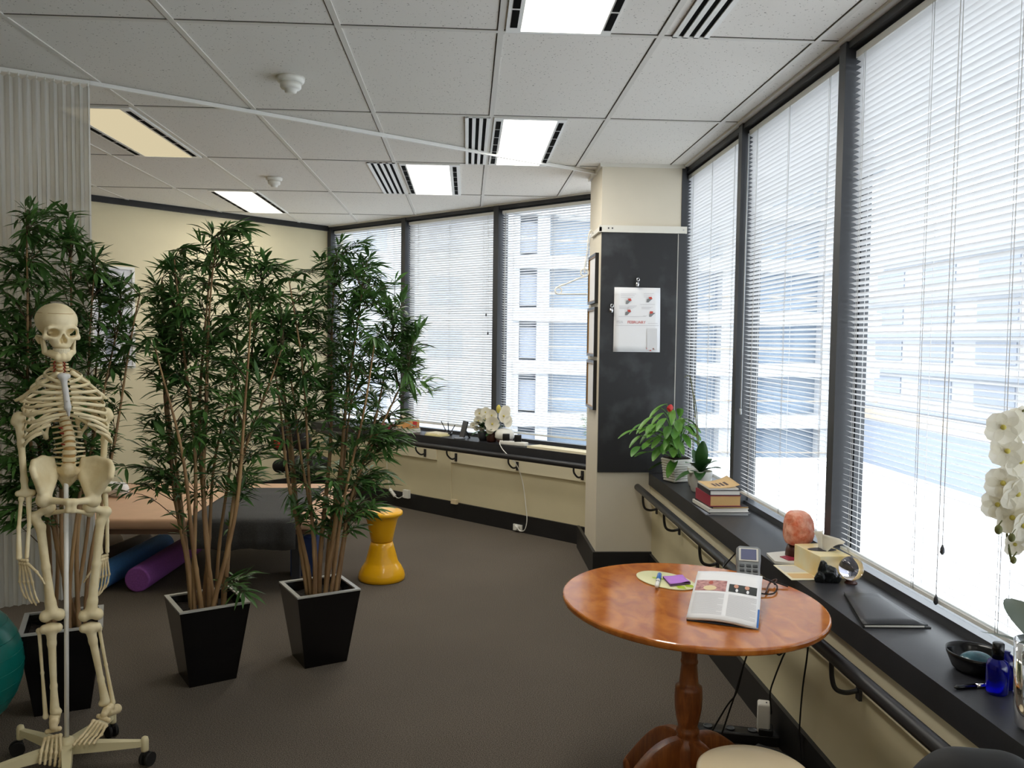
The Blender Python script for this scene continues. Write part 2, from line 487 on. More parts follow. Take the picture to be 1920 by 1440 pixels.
def lerp(a, b, t): return a + (b-a)*t
def bez(p0, p1, p2, p3, n=12):
    p0, p1, p2, p3 = map(Vector, (p0, p1, p2, p3)); o = []
    for i in range(n+1):
        t = i/n; o.append(p0*(1-t)**3 + p1*3*t*(1-t)**2 + p2*3*t*t*(1-t) + p3*t**3)
    return o
def smooth_path(pts, n=6):
    """Catmull-Rom through the points"""
    P = [Vector(p) for p in pts]; P = [P[0]*2-P[1]] + P + [P[-1]*2-P[-2]]; o = []
    for i in range(1, len(P)-2):
        for k in range(n):
            t = k/n; a, b, c, d = P[i-1], P[i], P[i+1], P[i+2]
            o.append(.5*((2*b) + (c-a)*t + (2*a-5*b+4*c-d)*t*t + (3*b-a-3*c+d)*t**3))
    o.append(P[-2]); return o

# ---- signed-distance modelling: smooth blends of simple solids, meshed with surface nets
def _norm(v): return np.sqrt((v*v).sum(-1))
def sd_cone(P, a, b, r0, r1):
    a = np.array(a, np.float32); b = np.array(b, np.float32)
    ab = b-a; t = np.clip(((P-a)@ab)/max(1e-12, float(ab@ab)), 0, 1)
    return _norm(P-a-t[..., None]*ab) - (r0+(r1-r0)*t)
def sd_ell(P, c, r, R=None):
    q = P-np.array(c, np.float32)
    if R is not None: q = q@np.array(R, np.float32)
    r = np.array(r, np.float32)
    k0 = _norm(q/r); k1 = _norm(q/(r*r))+1e-9
    return k0*(k0-1)/k1
def smin(a, b, k):
    h = np.clip(.5+.5*(b-a)/k, 0, 1); return b*(1-h)+a*h-k*h*(1-h)
def smax(a, b, k): return -smin(-a, -b, k)
def surfnet(fn, lo, hi, h):
    n = [int(math.ceil((b-a)/h))+1 for a, b in zip(lo, hi)]
    ax = [np.float32(a)+np.arange(k, dtype=np.float32)*np.float32(h) for a, k in zip(lo, n)]
    P = np.stack(np.meshgrid(*ax, indexing='ij'), -1)
    V = fn(P).astype(np.float32)
    ins = V < 0
    nx, ny, nz = V.shape
    acc = np.zeros((nx-1, ny-1, nz-1, 3), np.float32); cnt = np.zeros((nx-1, ny-1, nz-1), np.float32)
    def sl(d): return tuple(slice(o, o+m-1) for o, m in zip(d, (nx, ny, nz)))
    cor = [(i, j, k) for i in (0, 1) for j in (0, 1) for k in (0, 1)]
    for c in cor:
        for axs in range(3):
            if c[axs]: continue
            d = list(c); d[axs] = 1
            va, vb = V[sl(c)], V[sl(d)]
            cr = (va < 0) != (vb < 0)
            t = np.where(cr, va/np.where(cr, va-vb, 1), 0)
            for q in range(3):
                acc[..., q] += np.where(cr, c[q]+(t if q == axs else 0), 0)
            cnt += cr
    act = cnt > 0
    idx = -np.ones(act.shape, np.int64); ij = np.argwhere(act); idx[act] = np.arange(len(ij))
    vs = (acc[act]/cnt[act][:, None]+ij)*h+np.array(lo, np.float32)
    fs = []
    for axs in range(3):
        o = [q for q in range(3) if q != axs]
        d = [0, 0, 0]; d[axs] = 1
        s0 = tuple(slice(0, m-1) if q == axs else slice(1, m-1) for q, m in enumerate((nx, ny, nz)))
        s1 = tuple(slice(1, m) if q == axs else slice(1, m-1) for q, m in enumerate((nx, ny, nz)))
        a, b = ins[s0], ins[s1]
        e = np.argwhere(a != b)
        if len(e) == 0: continue
        fl = a[tuple(e.T)]
        e = e.copy(); e[:, o[0]] += 1; e[:, o[1]] += 1
        def g(da, db):
            k = e.copy(); k[:, o[0]] -= da; k[:, o[1]] -= db; return idx[tuple(k.T)]
        q = np.stack([g(1, 1), g(0, 1), g(0, 0), g(1, 0)], -1)
        flip = fl if axs != 1 else ~fl
        q[~flip] = q[~flip][:, ::-1]
        fs.append(q)
    return vs, np.concatenate(fs)
def blend(prims, k=.008, cut=(), kc=.004):
    """prims: ('c', p0, p1, r0, r1) round cones, ('e', centre, radii[, R]) ellipsoids; cut is carved away"""
    def one(P, p): return sd_cone(P, *p[1:]) if p[0] == 'c' else sd_ell(P, *p[1:])
    def fn(P):
        d = one(P, prims[0])
        for p in prims[1:]: d = smin(d, one(P, p), k)
        for p in cut: d = smax(d, -one(P, p), kc)
        return d
    lo = [1e9]*3; hi = [-1e9]*3
    for p in prims:
        if p[0] == 'c': cs = ((p[1], p[3]), (p[2], p[4]))
        else: cs = ((p[1], max(p[2])),)
        for c, r in cs:
            for q in range(3): lo[q] = min(lo[q], c[q]-r-.006); hi[q] = max(hi[q], c[q]+r+.006)
    return fn, lo, hi
def solid(name, prims, m, parent=None, h=.003, k=.008, cut=(), kc=.004, loc=None, xf=None):
    fn, lo, hi = blend(prims, k, cut, kc)
    vs, fs = surfnet(fn, lo, hi, h)
    vs = [Vector(map(float, v)) for v in vs]
    if xf is not None: vs = [xf @ v for v in vs]
    mb = MB(); mb.add(vs, [tuple(int(i) for i in f) for f in fs], 0, True)
    return mb.build(name, m, parent, loc)

def text_mesh(body, size, m, mtx, name, parent=None, extrude=0.0):
    cu = bpy.data.curves.new(name, 'FONT'); cu.body = body; cu.size = size
    cu.align_x = 'CENTER'; cu.align_y = 'CENTER'; cu.extrude = extrude
    t = bpy.data.objects.new(name+'_tmp', cu); COL.objects.link(t)
    bpy.context.view_layer.update()
    me = bpy.data.meshes.new_from_object(t.evaluated_get(bpy.context.evaluated_depsgraph_get()))
    bpy.data.objects.remove(t); bpy.data.curves.remove(cu)
    mb = MB(); mb.add([mtx @ v.co for v in me.vertices], [tuple(p.vertices) for p in me.polygons])
    bpy.data.meshes.remove(me)
    return mb.build(name, m, parent)
# ================================================================== the room
ROOM_H = 2.70
class Facade:
    def __init__(s, M0, u, n): s.M0, s.u, s.n = Vector(M0), Vector(u), Vector(n)
    def P(s, a, off, z): return s.M0 + s.u*a + s.n*off + Vector((0, 0, z))
    def box(s, mb, a0, a1, o0, o1, z0, z1, mi=0):
        vs = [s.P(a, o, z) for z in (z0, z1) for a, o in ((a0, o0), (a1, o0), (a1, o1), (a0, o1))]
        fs = [(3,2,1,0),(4,5,6,7),(0,1,5,4),(1,2,6,5),(2,3,7,6),(3,0,4,7)]
        if s.u.x*s.n.y-s.u.y*s.n.x < 0: fs = [f[::-1] for f in fs]
        mb.add(vs, fs, mi)
        return mb
    def hit(s, px, py, off):     # sight line meets a plane parallel to this wall
        d = ray(px, py); b = s.M0 + s.n*off - EYE
        t = b.dot(s.n)/d.dot(s.n); p = EYE + d*t
        return (p-s.M0).dot(s.u), p.z
FB = Facade((-.2135, 7.7143, 0), (.7133, -.7009, 0), (-.7009, -.7133, 0))
FC = Facade((1.41, 0, 0), (0, 1, 0), (-1, 0, 0))
SILL = .692
A_S = -1.735                       # the plain far wall stands here on the window wall's axis
b_end = 2.45
# convex outline of the room
cB = (1.53-FB.M0.x-FB.n.x*-.12)/FB.u.x
P1 = FB.P(cB, -.12, 0); P2 = FB.P(A_S, -.12, 0); P3 = FB.P(A_S, 4.95, 0)
ROOM = [(1.53, -2.2), (P1.x, P1.y), (P2.x, P2.y), (P3.x, P3.y), (P3.x, -2.2)]
def clip_line(axis, c):
    hits = []
    for i in range(len(ROOM)):
        a, b = ROOM[i], ROOM[(i+1) % len(ROOM)]
        if (a[axis]-c)*(b[axis]-c) < 0:
            t = (c-a[axis])/(b[axis]-a[axis]); hits.append(a[1-axis]+(b[1-axis]-a[1-axis])*t)
    return (min(hits), max(hits)) if len(hits) == 2 else None

struct('floor', MB().prism(ROOM, -.12, 0), 'carpet')
struct('ceiling', MB().prism(ROOM, ROOM_H, ROOM_H+.12), 'tile')
GX, GY = .11326, 3.2232            # the ceiling grid: 600 x 1200 mm tiles
g = MB(); gg = MB()
def strip(mb, axis, c, w, z, th):
    r = clip_line(axis, c)
    if not r: return
    a, b = r
    if axis == 0: mb.box2((c-w/2, a, z-th), (c+w/2, b, z))
    else: mb.box2((a, c-w/2, z-th), (b, c+w/2, z))
for i in range(-9, 3):
    strip(g, 0, GX+i*.6, .022, ROOM_H, .0045); strip(gg, 0, GX+i*.6-.0132, .0042, ROOM_H, .0012)
for j in range(-4, 6):
    strip(g, 1, GY+j*1.2, .022, ROOM_H, .0040); strip(gg, 1, GY+j*1.2-.0135, .005, ROOM_H, .0012)
struct('trim_1', g, 'tbar'); struct('trim_2', gg, 'gap')

low = MB(); FB.box(low, A_S, b_end, -.2, .177, 0, SILL-.08); struct('wall_back', low, 'cream')
low = MB(); FC.box(low, -2.2, 5.75, -.2, .177, 0, SILL-.08); struct('wall_right', low, 'cream')
w = MB(); FB.box(w, A_S-.15, A_S, -.2, 4.95, 0, ROOM_H); struct('wall_left', w, 'cream')
w = MB(); w.box2((P3.x-.15, -2.2, 0), (P3.x, P3.y, ROOM_H)); struct('wall_far_left', w, 'cream')
w = MB(); w.box2((P3.x-.15, -2.35, 0), (1.6, -2.2, ROOM_H)); struct('wall_front', w, 'cream')
# cable bands with the pilaster break on the window wall
a_l, _ = FB.hit(818, 880, .19); a_r, _ = FB.hit(845, 885, .19)
bd = MB(); FB.box(bd, A_S, a_l, .177, .192, .485, SILL-.08); FB.box(bd, a_r, b_end, .177, .192, .485, SILL-.08)
FC.box(bd, -2.2, 5.51, .177, .190, .485, SILL-.08); struct('trim_3', bd, 'band')
bd = MB(); FB.box(bd, a_l, a_r, .177, .184, .145, SILL-.08); struct('trim_4', bd, 'cream')
# sills
sl = MB(); FB.box(sl, A_S, b_end, -.10, .203, SILL-.08, SILL); struct('trim_5', sl, 'sill')
sl = MB(); FC.box(sl, -2.2, 5.51, -.10, .203, SILL-.08, SILL); struct('trim_6', sl, 'sill')
# skirtings
sk = MB(); FB.box(sk, A_S, 2.0, .177, .195, 0, .14); struct('baseboard_back', sk, 'black_paint')
sk = MB(); FC.box(sk, -2.2, 5.5, .177, .195, 0, .155); struct('baseboard_right', sk, 'black_paint')
sk = MB(); FB.box(sk, A_S, A_S+.018, .195, 4.95, 0, .14); struct('baseboard_left', sk, 'black_paint')
t = MB(); FB.box(t, A_S, A_S+.03, 0, 4.95, ROOM_H-.05, ROOM_H); struct('trim_7', t, 'black_paint')
# the square pillar between the two window walls
pl = MB(); pl.box2((.861, 5.51, 0), (1.383, 6.02, ROOM_H)); struct('wall_pillar', pl, 'pillar')
sk = MB(); sk.box2((.841, 5.49, 0), (1.232, 5.51, .165)); sk.box2((.841, 5.51, 0), (.861, 6.30, .165)); struct('baseboard_pillar', sk, 'black_paint')
t = MB(); t.box2((1.368, 5.498, SILL), (1.412, 5.53, 2.258)); t.box2((1.383, 5.505, 2.258), (1.412, 5.56, ROOM_H)); struct('trim_8', t, 'mullion')
t = MB(); t.box2((.846, 5.495, ROOM_H-.022), (1.40, 5.51, ROOM_H)); t.box2((.846, 5.51, ROOM_H-.022), (.861, 6.05, ROOM_H)); struct('trim_9', t, 'white_trim')

MB_B = [A_S+.027, -.558, .628, 1.815]
MB_C = [5.622, 4.415, 3.208, 2.001, .794, -.413]
def mullions(fc, cs, z1=ROOM_H):
    m = MB()
    for c in cs: fc.box(m, c-.0285, c+.0285, -.115, 0, SILL, z1)
    return m
struct('trim_10', mullions(FB, MB_B), 'mullion'); struct('trim_11', mullions(FC, MB_C), 'mullion')
hd = MB(); FB.box(hd, A_S, b_end, -.17, -.01, 2.662, ROOM_H); struct('trim_12', hd, 'mullion')
hd = MB(); FC.box(hd, -2.2, 5.9, -.17, -.01, 2.662, ROOM_H); struct('trim_13', hd, 'mullion')
an = MB(); FC.box(an, -2.2, 5.5, -.01, .018, ROOM_H-.012, ROOM_H); FB.box(an, A_S, b_end, -.01, .012, ROOM_H-.010, ROOM_H); struct('trim_14', an, 'tbar')
w = MB(); FC.box(w, -2.2, -.44, -.2, 0, SILL, ROOM_H); struct('wall_right_near', w, 'cream')

wn = [0]
def window(fc, a, b):
    wn[0] += 1
    f = MB()
    fc.box(f, a, b, -.115, -.062, SILL, SILL+.030); fc.box(f, a, b, -.115, -.08, 2.62, 2.662)
    fc.box(f, a, a+.010, -.115, -.08, SILL+.030, 2.62); fc.box(f, b-.010, b, -.115, -.08, SILL+.030, 2.62)
    o = struct('window_%d' % wn[0], f, 'frame_grey')
    p = MB(); fc.box(p, a+.012, b-.012, -.100, -.095, SILL+.030, 2.62); struct('pane', p, 'pane', o)
    return o
def slat_mesh(fc, a, b, z0, z1, pitch=.0208, tilt=21, seed=0):
    m = MB(); rnd = random.Random(seed); z = z0; W = .0125
    while z < z1:
        t = radians(tilt + rnd.uniform(-2.5, 2.5)); j = rnd.uniform(-.0008, .0008)
        dz0 = rnd.uniform(-.0012, .0012); dz1 = rnd.uniform(-.0012, .0012)
        rows = []
        for aa, dz in ((a, dz0), ((a+b)/2, j), (b, dz1)):
            row = []
            for q in (-1, -.33, .33, 1):
                crown = .0016*(1-q*q)
                row.append(fc.P(aa, -.046 + q*W*cos(t), z+dz + q*W*sin(t)+crown))
            rows.append(row)
        m.sheet(rows)
        z += pitch
    return m
def blind(fc, a, b, label, wand_at=None, seed=0, zb=.765, tilt=21, flip=False, cords=None, lift=None):
    """headrail, slats, bottom rail, ladder cords and a tilt wand"""
    a += .014; b -= .014; zt = 2.648
    t = thing('venetian_blind', label, 'blind', fc.P((a+b)/2, -.046, zb), 'white venetian blinds in the window bays')
    h = MB(); fc.box(h, a, b, -.060, -.033, zt-.026, zt); h.build('headrail', 'white_metal', t)
    slat_mesh(fc, a, b, zb+.018, zt-.032, tilt=tilt, seed=seed).build('slats', 'slat', t)
    r = MB(); fc.box(r, a, b, -.059, -.034, zb, zb+.011); r.build('bottom_rail', 'white_metal', t)
    for q in (cords or (.12, .5, .88)):
        c = MB(); s = a+(b-a)*q
        for off in (-.0325, -.0600): c.tube([fc.P(s, off, zb+.005), fc.P(s, off, zt-.02)], .0011, 5)
        c.tube([fc.P(s+.012, -.0325, zb+.005), fc.P(s+.012, -.0325, zt-.02)], .0008, 5)
        c.build('ladder_cord', 'cord', t)
    if wand_at is not None:
        s, zl = wand_at
        c = MB(); c.tube([fc.P(s, -.026, zt-.02), fc.P(s, -.022, zl)], .0042, 6); c.tube([fc.P(s, -.022, zl), fc.P(s, -.022, zl-.03)], .0065, 8)
        c.build('tilt_wand', 'wand', t)
    if lift is not None:
        s, zl = lift
        c = MB(); c.tube([fc.P(s, -.024, zt-.02), fc.P(s+.004, -.022, zl)], .0014, 5); c.tube([fc.P(s-.015, -.024, zt-.02), fc.P(s-.02, -.022, zl+.16)], .0012, 5)
        c.build('lift_cord', 'cord', t)
        for q in (fc.P(s+.004, -.022, zl-.025), fc.P(s-.02, -.022, zl+.135)):
            d = MB(); d.lathe([(.002, .03), (.006, .018), (.007, .006), (.003, 0)], q, 10); d.build('cord_tassel', 'frame_grey', t)
    return t
H = .0285
for i in range(3): window(FB, MB_B[i]+H, MB_B[i+1]-H)
for i in range(5):
    o = window(FC, MB_C[i+1]+H, MB_C[i]-H)
    if i >= 3:
        s = slat_mesh(FC, MB_C[i+1]+H+.014, MB_C[i]-H-.014, .783, 2.616, seed=40+i); s.build('slats', 'slat', o)
blind(FB, MB_B[0]+H, MB_B[1]-H, 'white venetian blind in the far corner window, behind the bamboo tops', seed=1)
blind(FB, MB_B[1]+H, MB_B[2]-H, 'white venetian blind in the middle window of the far wall, behind the white flowers', seed=2, tilt=38, lift=(MB_B[2]-H-.075, 1.62))
blind(FB, MB_B[2]+H, MB_B[3]-H, 'white venetian blind beside the pillar, apartment balconies showing through', wand_at=(MB_B[2]+H+.06, 1.42), seed=3, tilt=19)
blind(FC, MB_C[1]+H, MB_C[0]-H, 'narrow-looking white venetian blind right of the chalkboard, behind the potted plants', seed=4)
blind(FC, MB_C[2]+H, MB_C[1]-H, 'white venetian blind between the two dark posts, behind the books and salt lamp', wand_at=(MB_C[1]-H-.03, 1.21), seed=5)
blind(FC, MB_C[3]+H, MB_C[2]-H, 'largest white venetian blind at right, behind the white orchid', seed=6, lift=(2.47, .79), cords=(.13, .52, .93))

# ------------------------------------------------------------------ outside
gr = MB(); gr.box2((-70, -40, -9.2), (90, 110, -9)); struct('ground', gr, 'asphalt')
def apartment():
    t = thing('apartment_building', 'pale apartment block with balcony bands seen through the blind beside the pillar', 'building', (8, 50, -9))
    wl = MB(); wl.box2((-22, 48.9, -9), (2.6, 62, 24)); wl.box2((2.6, 50.2, -9), (24, 62, 24)); wl.build('wall', 'ext_pale', t)
    for px in (2.6, 4.3, 9.5, 15, 21):
        p = MB(); p.box2((px-.35, 48.4, -9), (px+.35, 49.4, 24)); p.build('pilaster', 'ext_pale', t)
    for k in range(-3, 7):
        z = 3.0*k-.35
        s = MB(); s.box2((2.6, 48.2, z), (24, 50.2, z+.75)); s.build('balcony_slab', 'ext_pale', t)
        g2 = MB(); g2.box2((2.6, 49.95, z+.75), (24, 50.2, z+3.0)); g2.build('glazing', 'ext_glass', t)
        r = MB(); r.box2((4.6, 48.3, z+1.55), (24, 48.36, z+1.62)); r.build('handrail', 'ext_tan', t)
        b = MB(); b.box2((3.0, 48.7, z+.9), (4.0, 49.0, z+2.6)); b.build('pane', 'ext_slate', t)
        for wx in (-16.5, -11.5, -6.5, -2.2):
            b = MB(); b.box2((wx, 48.8, z+.9), (wx+1.9, 48.95, z+2.5)); b.build('window', 'ext_grey' if wx > -8 else 'ext_slate', t)
apartment()
def office():
    t = thing('office_building', 'grey office block with rows of windows seen through the right-hand blinds', 'building', (20, 14, -9))
    wl = MB(); wl.box2((40, -16, -9), (60, 90, 12)); wl.build('wall', 'ext_pale', t)
    for k in range(-2, 3):
        z = .2+3.3*k
        for j in range(12):
            y = -14+j*8.2
            b = MB(); b.box2((39.9, y, z), (40.05, y+5, z+1.7)); b.build('window', 'ext_grey', t)
    for k in range(-2, 3):
        b = MB(); b.box2((39.4, -16, 2.3+3.3*k), (40, 90, 2.6+3.3*k)); b.build('ledge', 'ext_grey', t)
    t2 = thing('terrace_building', 'low pale terrace roof with slate parapet seen through the right-hand blinds', 'building', (9, 10, -9))
    wl = MB(); wl.box2((8.5, -6, -9), (20, 42, -4.2)); wl.build('wall', 'ext_white', t2)
    p = MB(); p.box2((19.6, -6, -4.2), (20, 42, -2.0)); p.build('parapet', 'ext_slate', t2)
    p = MB(); p.box2((19.5, -6, -2.0), (20.1, 42, -1.5)); p.build('coping', 'ext_tan', t2)
office()

# ------------------------------------------------------------------ ceiling fittings
def light_panel(x0, x1, y0, y1, lx0, lx1, label, em, strength):
    t = thing('ceiling_light', label, 'ceiling light', ((x0+x1)/2, (y0+y1)/2, ROOM_H), 'recessed ceiling lights')
    z = ROOM_H
    f = MB()
    f.box2((x0, y0+.012, z-.010), (lx0, y1-.012, z)); f.box2((lx1, y0+.012, z-.010), (x1, y1-.012, z))
    f.box2((lx0, y0+.012, z-.010), (lx1, y0+.03, z)); f.box2((lx0, y1-.03, z-.010), (lx1, y1-.012, z)); f.build('frame', 'white_metal', t)
    for a, b in ((x0, lx0), (lx1, x1)):
        c = (a+b)/2; s = MB(); n = 6
        for k in range(n):
            ya = lerp(y0+.06, y1-.06, k/n); yb = lerp(y0+.06, y1-.06, (k+1)/n)
            s.box2((c-.013, ya+.008, z-.0115), (c+.013, yb-.008, z-.0105))
        s.build('air_slots', 'slot', t)
    d = MB(); d.box2((lx0, y0+.03, z-.008), (lx1, y1-.03, z-.002)); d.build('diffuser', emit('lit_diffuser', em, min(2.0, strength*.15)), t)
    ld = bpy.data.lights.new('panel_lamp', 'AREA'); ld.shape = 'RECTANGLE'; ld.size = lx1-lx0-.004; ld.size_y = y1-y0-.05
    ld.color = em[:3]; ld.energy = strength*pi*ld.size*ld.size_y
    lo = bpy.data.objects.new('panel_lamp', ld); COL.objects.link(lo); lo.parent = t; lo.location = ((lx0+lx1)/2-(x0+x1)/2, 0, -.0095)
def air_vent(x0, x1, y0, y1, n, label):
    t = thing('air_vent', label, 'air vent', ((x0+x1)/2, (y0+y1)/2, ROOM_H), 'ceiling air diffusers')
    z = ROOM_H
    f = MB(); f.box2((x0, y0+.012, z-.004), (x1, y1-.012, z)); f.build('back_plate', 'slot', t)
    w = (x1-x0)/(2*n+1)
    s = MB()
    for k in range(n+1):
        a = x0+w*2*k
        s.box2((a, y0+.012, z-.009), (a+w*1.0, y1-.012, z-.002))
    s.box2((x0, y0+.012, z-.009), (x1, y0+.02, z-.002)); s.box2((x0, y1-.02, z-.009), (x1, y1-.012, z-.002))
    s.build('louvre', 'white_metal', t)
WARM = srgb(255, 236, 190); WHITE = srgb(255, 250, 240)
LS = 14.0
light_panel(.130, .520, GY-1.2, GY, .185, .482, 'bright ceiling light at top edge, nearest to the camera', WHITE, LS)
light_panel(.128, .505, GY+1.2, GY+2.4, .178, .457, 'bright ceiling light crossed by the white curtain track', WHITE, LS)
light_panel(-.455, -.06, GY+2.4, GY+3.6, -.412, -.13, 'small-looking bright ceiling light between slotted vent and pillar, far side', WHITE, LS)
light_panel(-2.12, -1.71, GY+1.2, GY+2.4, -2.06, -1.765, 'warm yellowish ceiling light beside the white curtain', srgb(255, 238, 196), 4.2)
light_panel(-2.04, -1.66, GY+3.6, GY+4.8, -2.0, -1.705, 'farthest ceiling light, in front of the cream wall', WHITE, LS*.7)
for k, (x, y) in enumerate(((-1.9, GY-3.6), (.3, GY-3.6))):  # unseen panels, added to brighten the walls, floor and ceiling
    light_panel(x-.2, x+.2, y-1.2, y, x-.15, x+.15, ('added unseen ceiling light behind the camera, left of centre', 'added unseen ceiling light overhead behind the camera')[k], WHITE, LS)
air_vent(.755, .893, GY-1.2, GY, 3, 'slotted white air vent at the top edge, right of the nearest light')
air_vent(-.022, .108, GY+1.2, GY+2.4, 3, 'slotted white air vent directly left of the light crossed by the track')
air_vent(-.665, -.482, GY+2.4, GY+3.6, 4, 'slotted white air vent left of the small far light')
def smoke(px, py, label, s=1):
    p = AZ(px, py, ROOM_H)
    t = thing('smoke_detector', label, 'smoke detector', (p.x, p.y, ROOM_H), 'smoke detectors on the ceiling')
    b = MB(); b.lathe([(.058*s, 0), (.058*s, -.014), (.052*s, -.024), (.046*s, -.026)], (p.x, p.y, ROOM_H), 32); b.build('base', 'white_plastic', t)
    h = MB(); h.lathe([(.044*s, -.026), (.044*s, -.044), (.038*s, -.052), (.026*s, -.054), (.024*s, -.066), (.012*s, -.070), (0.0001, -.070)], (p.x, p.y, ROOM_H), 32); h.build('sensor_head', 'white_plastic', t)
smoke(545, 145, 'white round smoke detector on the nearer ceiling tile', 1.05)
smoke(514, 333, 'small white smoke detector farther back, above the middle bamboo')

# curtain track and sheer curtain
TA, TB = Vector((.85, 5.752, 0)), Vector((-1.715, 3.999, 0)); TC = Vector((-3.6, 2.95, 0))
tr = thing('curtain_track', 'white ceiling curtain track running diagonally from pillar to curtain', 'curtain track', (TB.x, TB.y, ROOM_H))
b = MB(); d = (TB-TA)
for P, Q in ((TA, TB), (TB, TC)):
    mid = (P+Q)/2; L = (Q-P).length
    b.box((mid.x, mid.y, ROOM_H-.0135), (L, .018, .018), rz=atan2((Q-P).y, (Q-P).x))
b.build('rail', 'white_metal', tr)
e = MB(); e.box((TA.x, TA.y, ROOM_H-.013), (.03, .06, .025), rz=.6); e.build('end_bracket', 'white_plastic', tr)
ct = thing('curtain', 'sheer white pleated curtain hanging at the left edge', 'curtain', (TB.x, TB.y, .34))
dv = (TC-TB).normalized(); nv = Vector((-dv.y, dv.x, 0))
rows = []; n = 420; L = (TC-TB).length*.75
for z in [2.672, 2.65, 2.62, 2.5, 2.2, 1.8, 1.4, 1.0, .7, .45, .34]:
    row = []
    for k in range(n+1):
        s = L*k/n; ph = s/.034*2*pi
        amp = .010 if z > 2.6 else .012+.004*sin(s*9+z)
        q = sin(ph+.5*sin(z*1.3+s*5))
        row.append(TB + dv*(s+.004*sin(2*ph)) + nv*(amp*q) + Vector((0, 0, z - (.006*(1-q) if z > 2.66 else 0))))
    rows.append(row)
c = MB(); c.sheet(rows); c.build('cloth', 'curtain', ct)
for k in range(int(L/.034)):
    p = TB+dv*(.0085+k*.034)+nv*.012
    hk = MB(); hk.box((p.x, p.y, 2.674), (.006, .006, .012)); hk.build('hook', 'white_plastic', ct)

# ------------------------------------------------------------------ light
w = bpy.data.worlds.new('overcast_sky'); scene.world = w; w.use_nodes = True
nt = w.node_tree; bg = [n for n in nt.nodes if n.type == 'BACKGROUND'][0]
tc = nt.nodes.new('ShaderNodeTexCoord'); sp = nt.nodes.new('ShaderNodeSeparateXYZ')
cr = nt.nodes.new('ShaderNodeValToRGB')
nt.links.new(tc.outputs['Generated'], sp.inputs[0]); nt.links.new(sp.outputs['Z'], cr.inputs[0])
cr.color_ramp.elements[0].position = 0; cr.color_ramp.elements[0].color = (.94, .96, 1, 1)
cr.color_ramp.elements[1].position = .7; cr.color_ramp.elements[1].color = (.97, .98, 1, 1)
nt.links.new(cr.outputs[0], bg.inputs[0])
SKY = 4.6
bg.inputs[1].default_value = SKY
scene.view_settings.view_transform = 'Standard'
scene.view_settings.look = 'None'
scene.view_settings.gamma = 1
scene.view_settings.use_curve_mapping = False
scene.view_settings.exposure = .12
scene.cycles.use_denoising = True
scene.cycles.max_bounces = 10
scene.cycles.diffuse_bounces = 6
scene.cycles.transparent_max_bounces = 24
scene.cycles.sample_clamp_indirect = 8
# ================================================================== anatomical skeleton on its wheeled stand
HUB = Vector((-1.403, 3.022, 0))
SK = thing('skeleton_model', 'life-size cream anatomical skeleton hanging on a pole with a five-armed wheeled base', 'skeleton', HUB)
sk_f = Vector((HUB.x, HUB.y, 0)).normalized()           # horizontal line of sight to the stand
EX, EY = Vector((sk_f.y, -sk_f.x, 0)), sk_f
def S(px, py, d=0):
    r = ray(px, py); t = ((HUB-Vector((EYE.x, EYE.y, 0))).dot(EY)+d)/r.dot(EY); return EYE + r*t
def S1(x, y, d=0): return S(x/3.131, 540+y/3.131, d)
def S2(x, y, d=0): return S(x/3.0, 960+y/3.0, d)
def W(l, d, z): return HUB + EX*l + EY*d + Vector((0, 0, z))
def LDZ(p): q = p-HUB; return q.dot(EX), q.dot(EY), p.z
def c_(a, b, r0, r1=None): return ('c', tuple(a), tuple(b), r0, r0 if r1 is None else r1)
def e_(a, r): return ('c', tuple(a), tuple(Vector(a)+Vector((0, 0, .0001))), r, r)

# --- skull
yaw = radians(13)
fwd = (-EY*cos(yaw) + EX*sin(yaw)); lat = Vector((-fwd.y, fwd.x, 0))
SKM = Matrix.Translation(S1(338, 262, -.02)) @ Matrix((( lat.x, -fwd.x, 0, 0), (lat.y, -fwd.y, 0, 0), (0, 0, 1, 0), (0, 0, 0, 1))) @ Matrix.Rotation(radians(3), 4, 'X') @ Matrix.Scale(.90, 4)
head = [('e', (0, .020, .046), (.073, .086, .066)), ('e', (0, -.022, .042), (.060, .060, .058)),
        ('c', (-.044, -.072, .020), (.044, -.072, .020), .009, .009), ('c', (0, -.074, .012), (0, -.082, -.004), .008, .006),
        ('e', (0, -.054, -.022), (.043, .034, .036)), ('e', (0, -.062, -.047), (.029, .026, .013)),
        ('c', (-.030, -.074, -.016), (-.056, -.056, -.016), .009, .008), ('c', (.030, -.074, -.016), (.056, -.056, -.016), .009, .008),
        ('c', (-.056, -.056, -.016), (-.070, .006, -.012), .006, .004), ('c', (.056, -.056, -.016), (.070, .006, -.012), .006, .004),
        ('c', (-.053, -.062, .016), (-.057, -.056, -.012), .006, .006), ('c', (.053, -.062, .016), (.057, -.056, -.012), .006, .006),
        ('c', (-.062, .020, -.022), (-.058, .020, -.040), .012, .006), ('c', (.062, .020, -.022), (.058, .020, -.040), .012, .006),
        ('e', (0, .03, -.015), (.045, .05, .02))]
carve = [('e', (-.031, -.078, .003), (.0185, .048, .0160)), ('e', (.031, -.078, .003), (.0185, .048, .0160)),
         ('e', (-.006, -.094, -.026), (.0065, .03, .011)), ('e', (.006, -.094, -.026), (.0065, .03, .011)), ('e', (0, -.094, -.014), (.0055, .03, .013)),
         ('e', (-.070, -.024, .006), (.010, .020, .020)), ('e', (.070, -.024, .006), (.010, .020, .020)),
         ('e', (-.050, -.05, -.050), (.012, .026, .018)), ('e', (.050, -.05, -.050), (.012, .026, .018))]
skull = solid('skull', head, 'bone', SK, h=.0024, k=.010, cut=carve, kc=.005, xf=SKM)
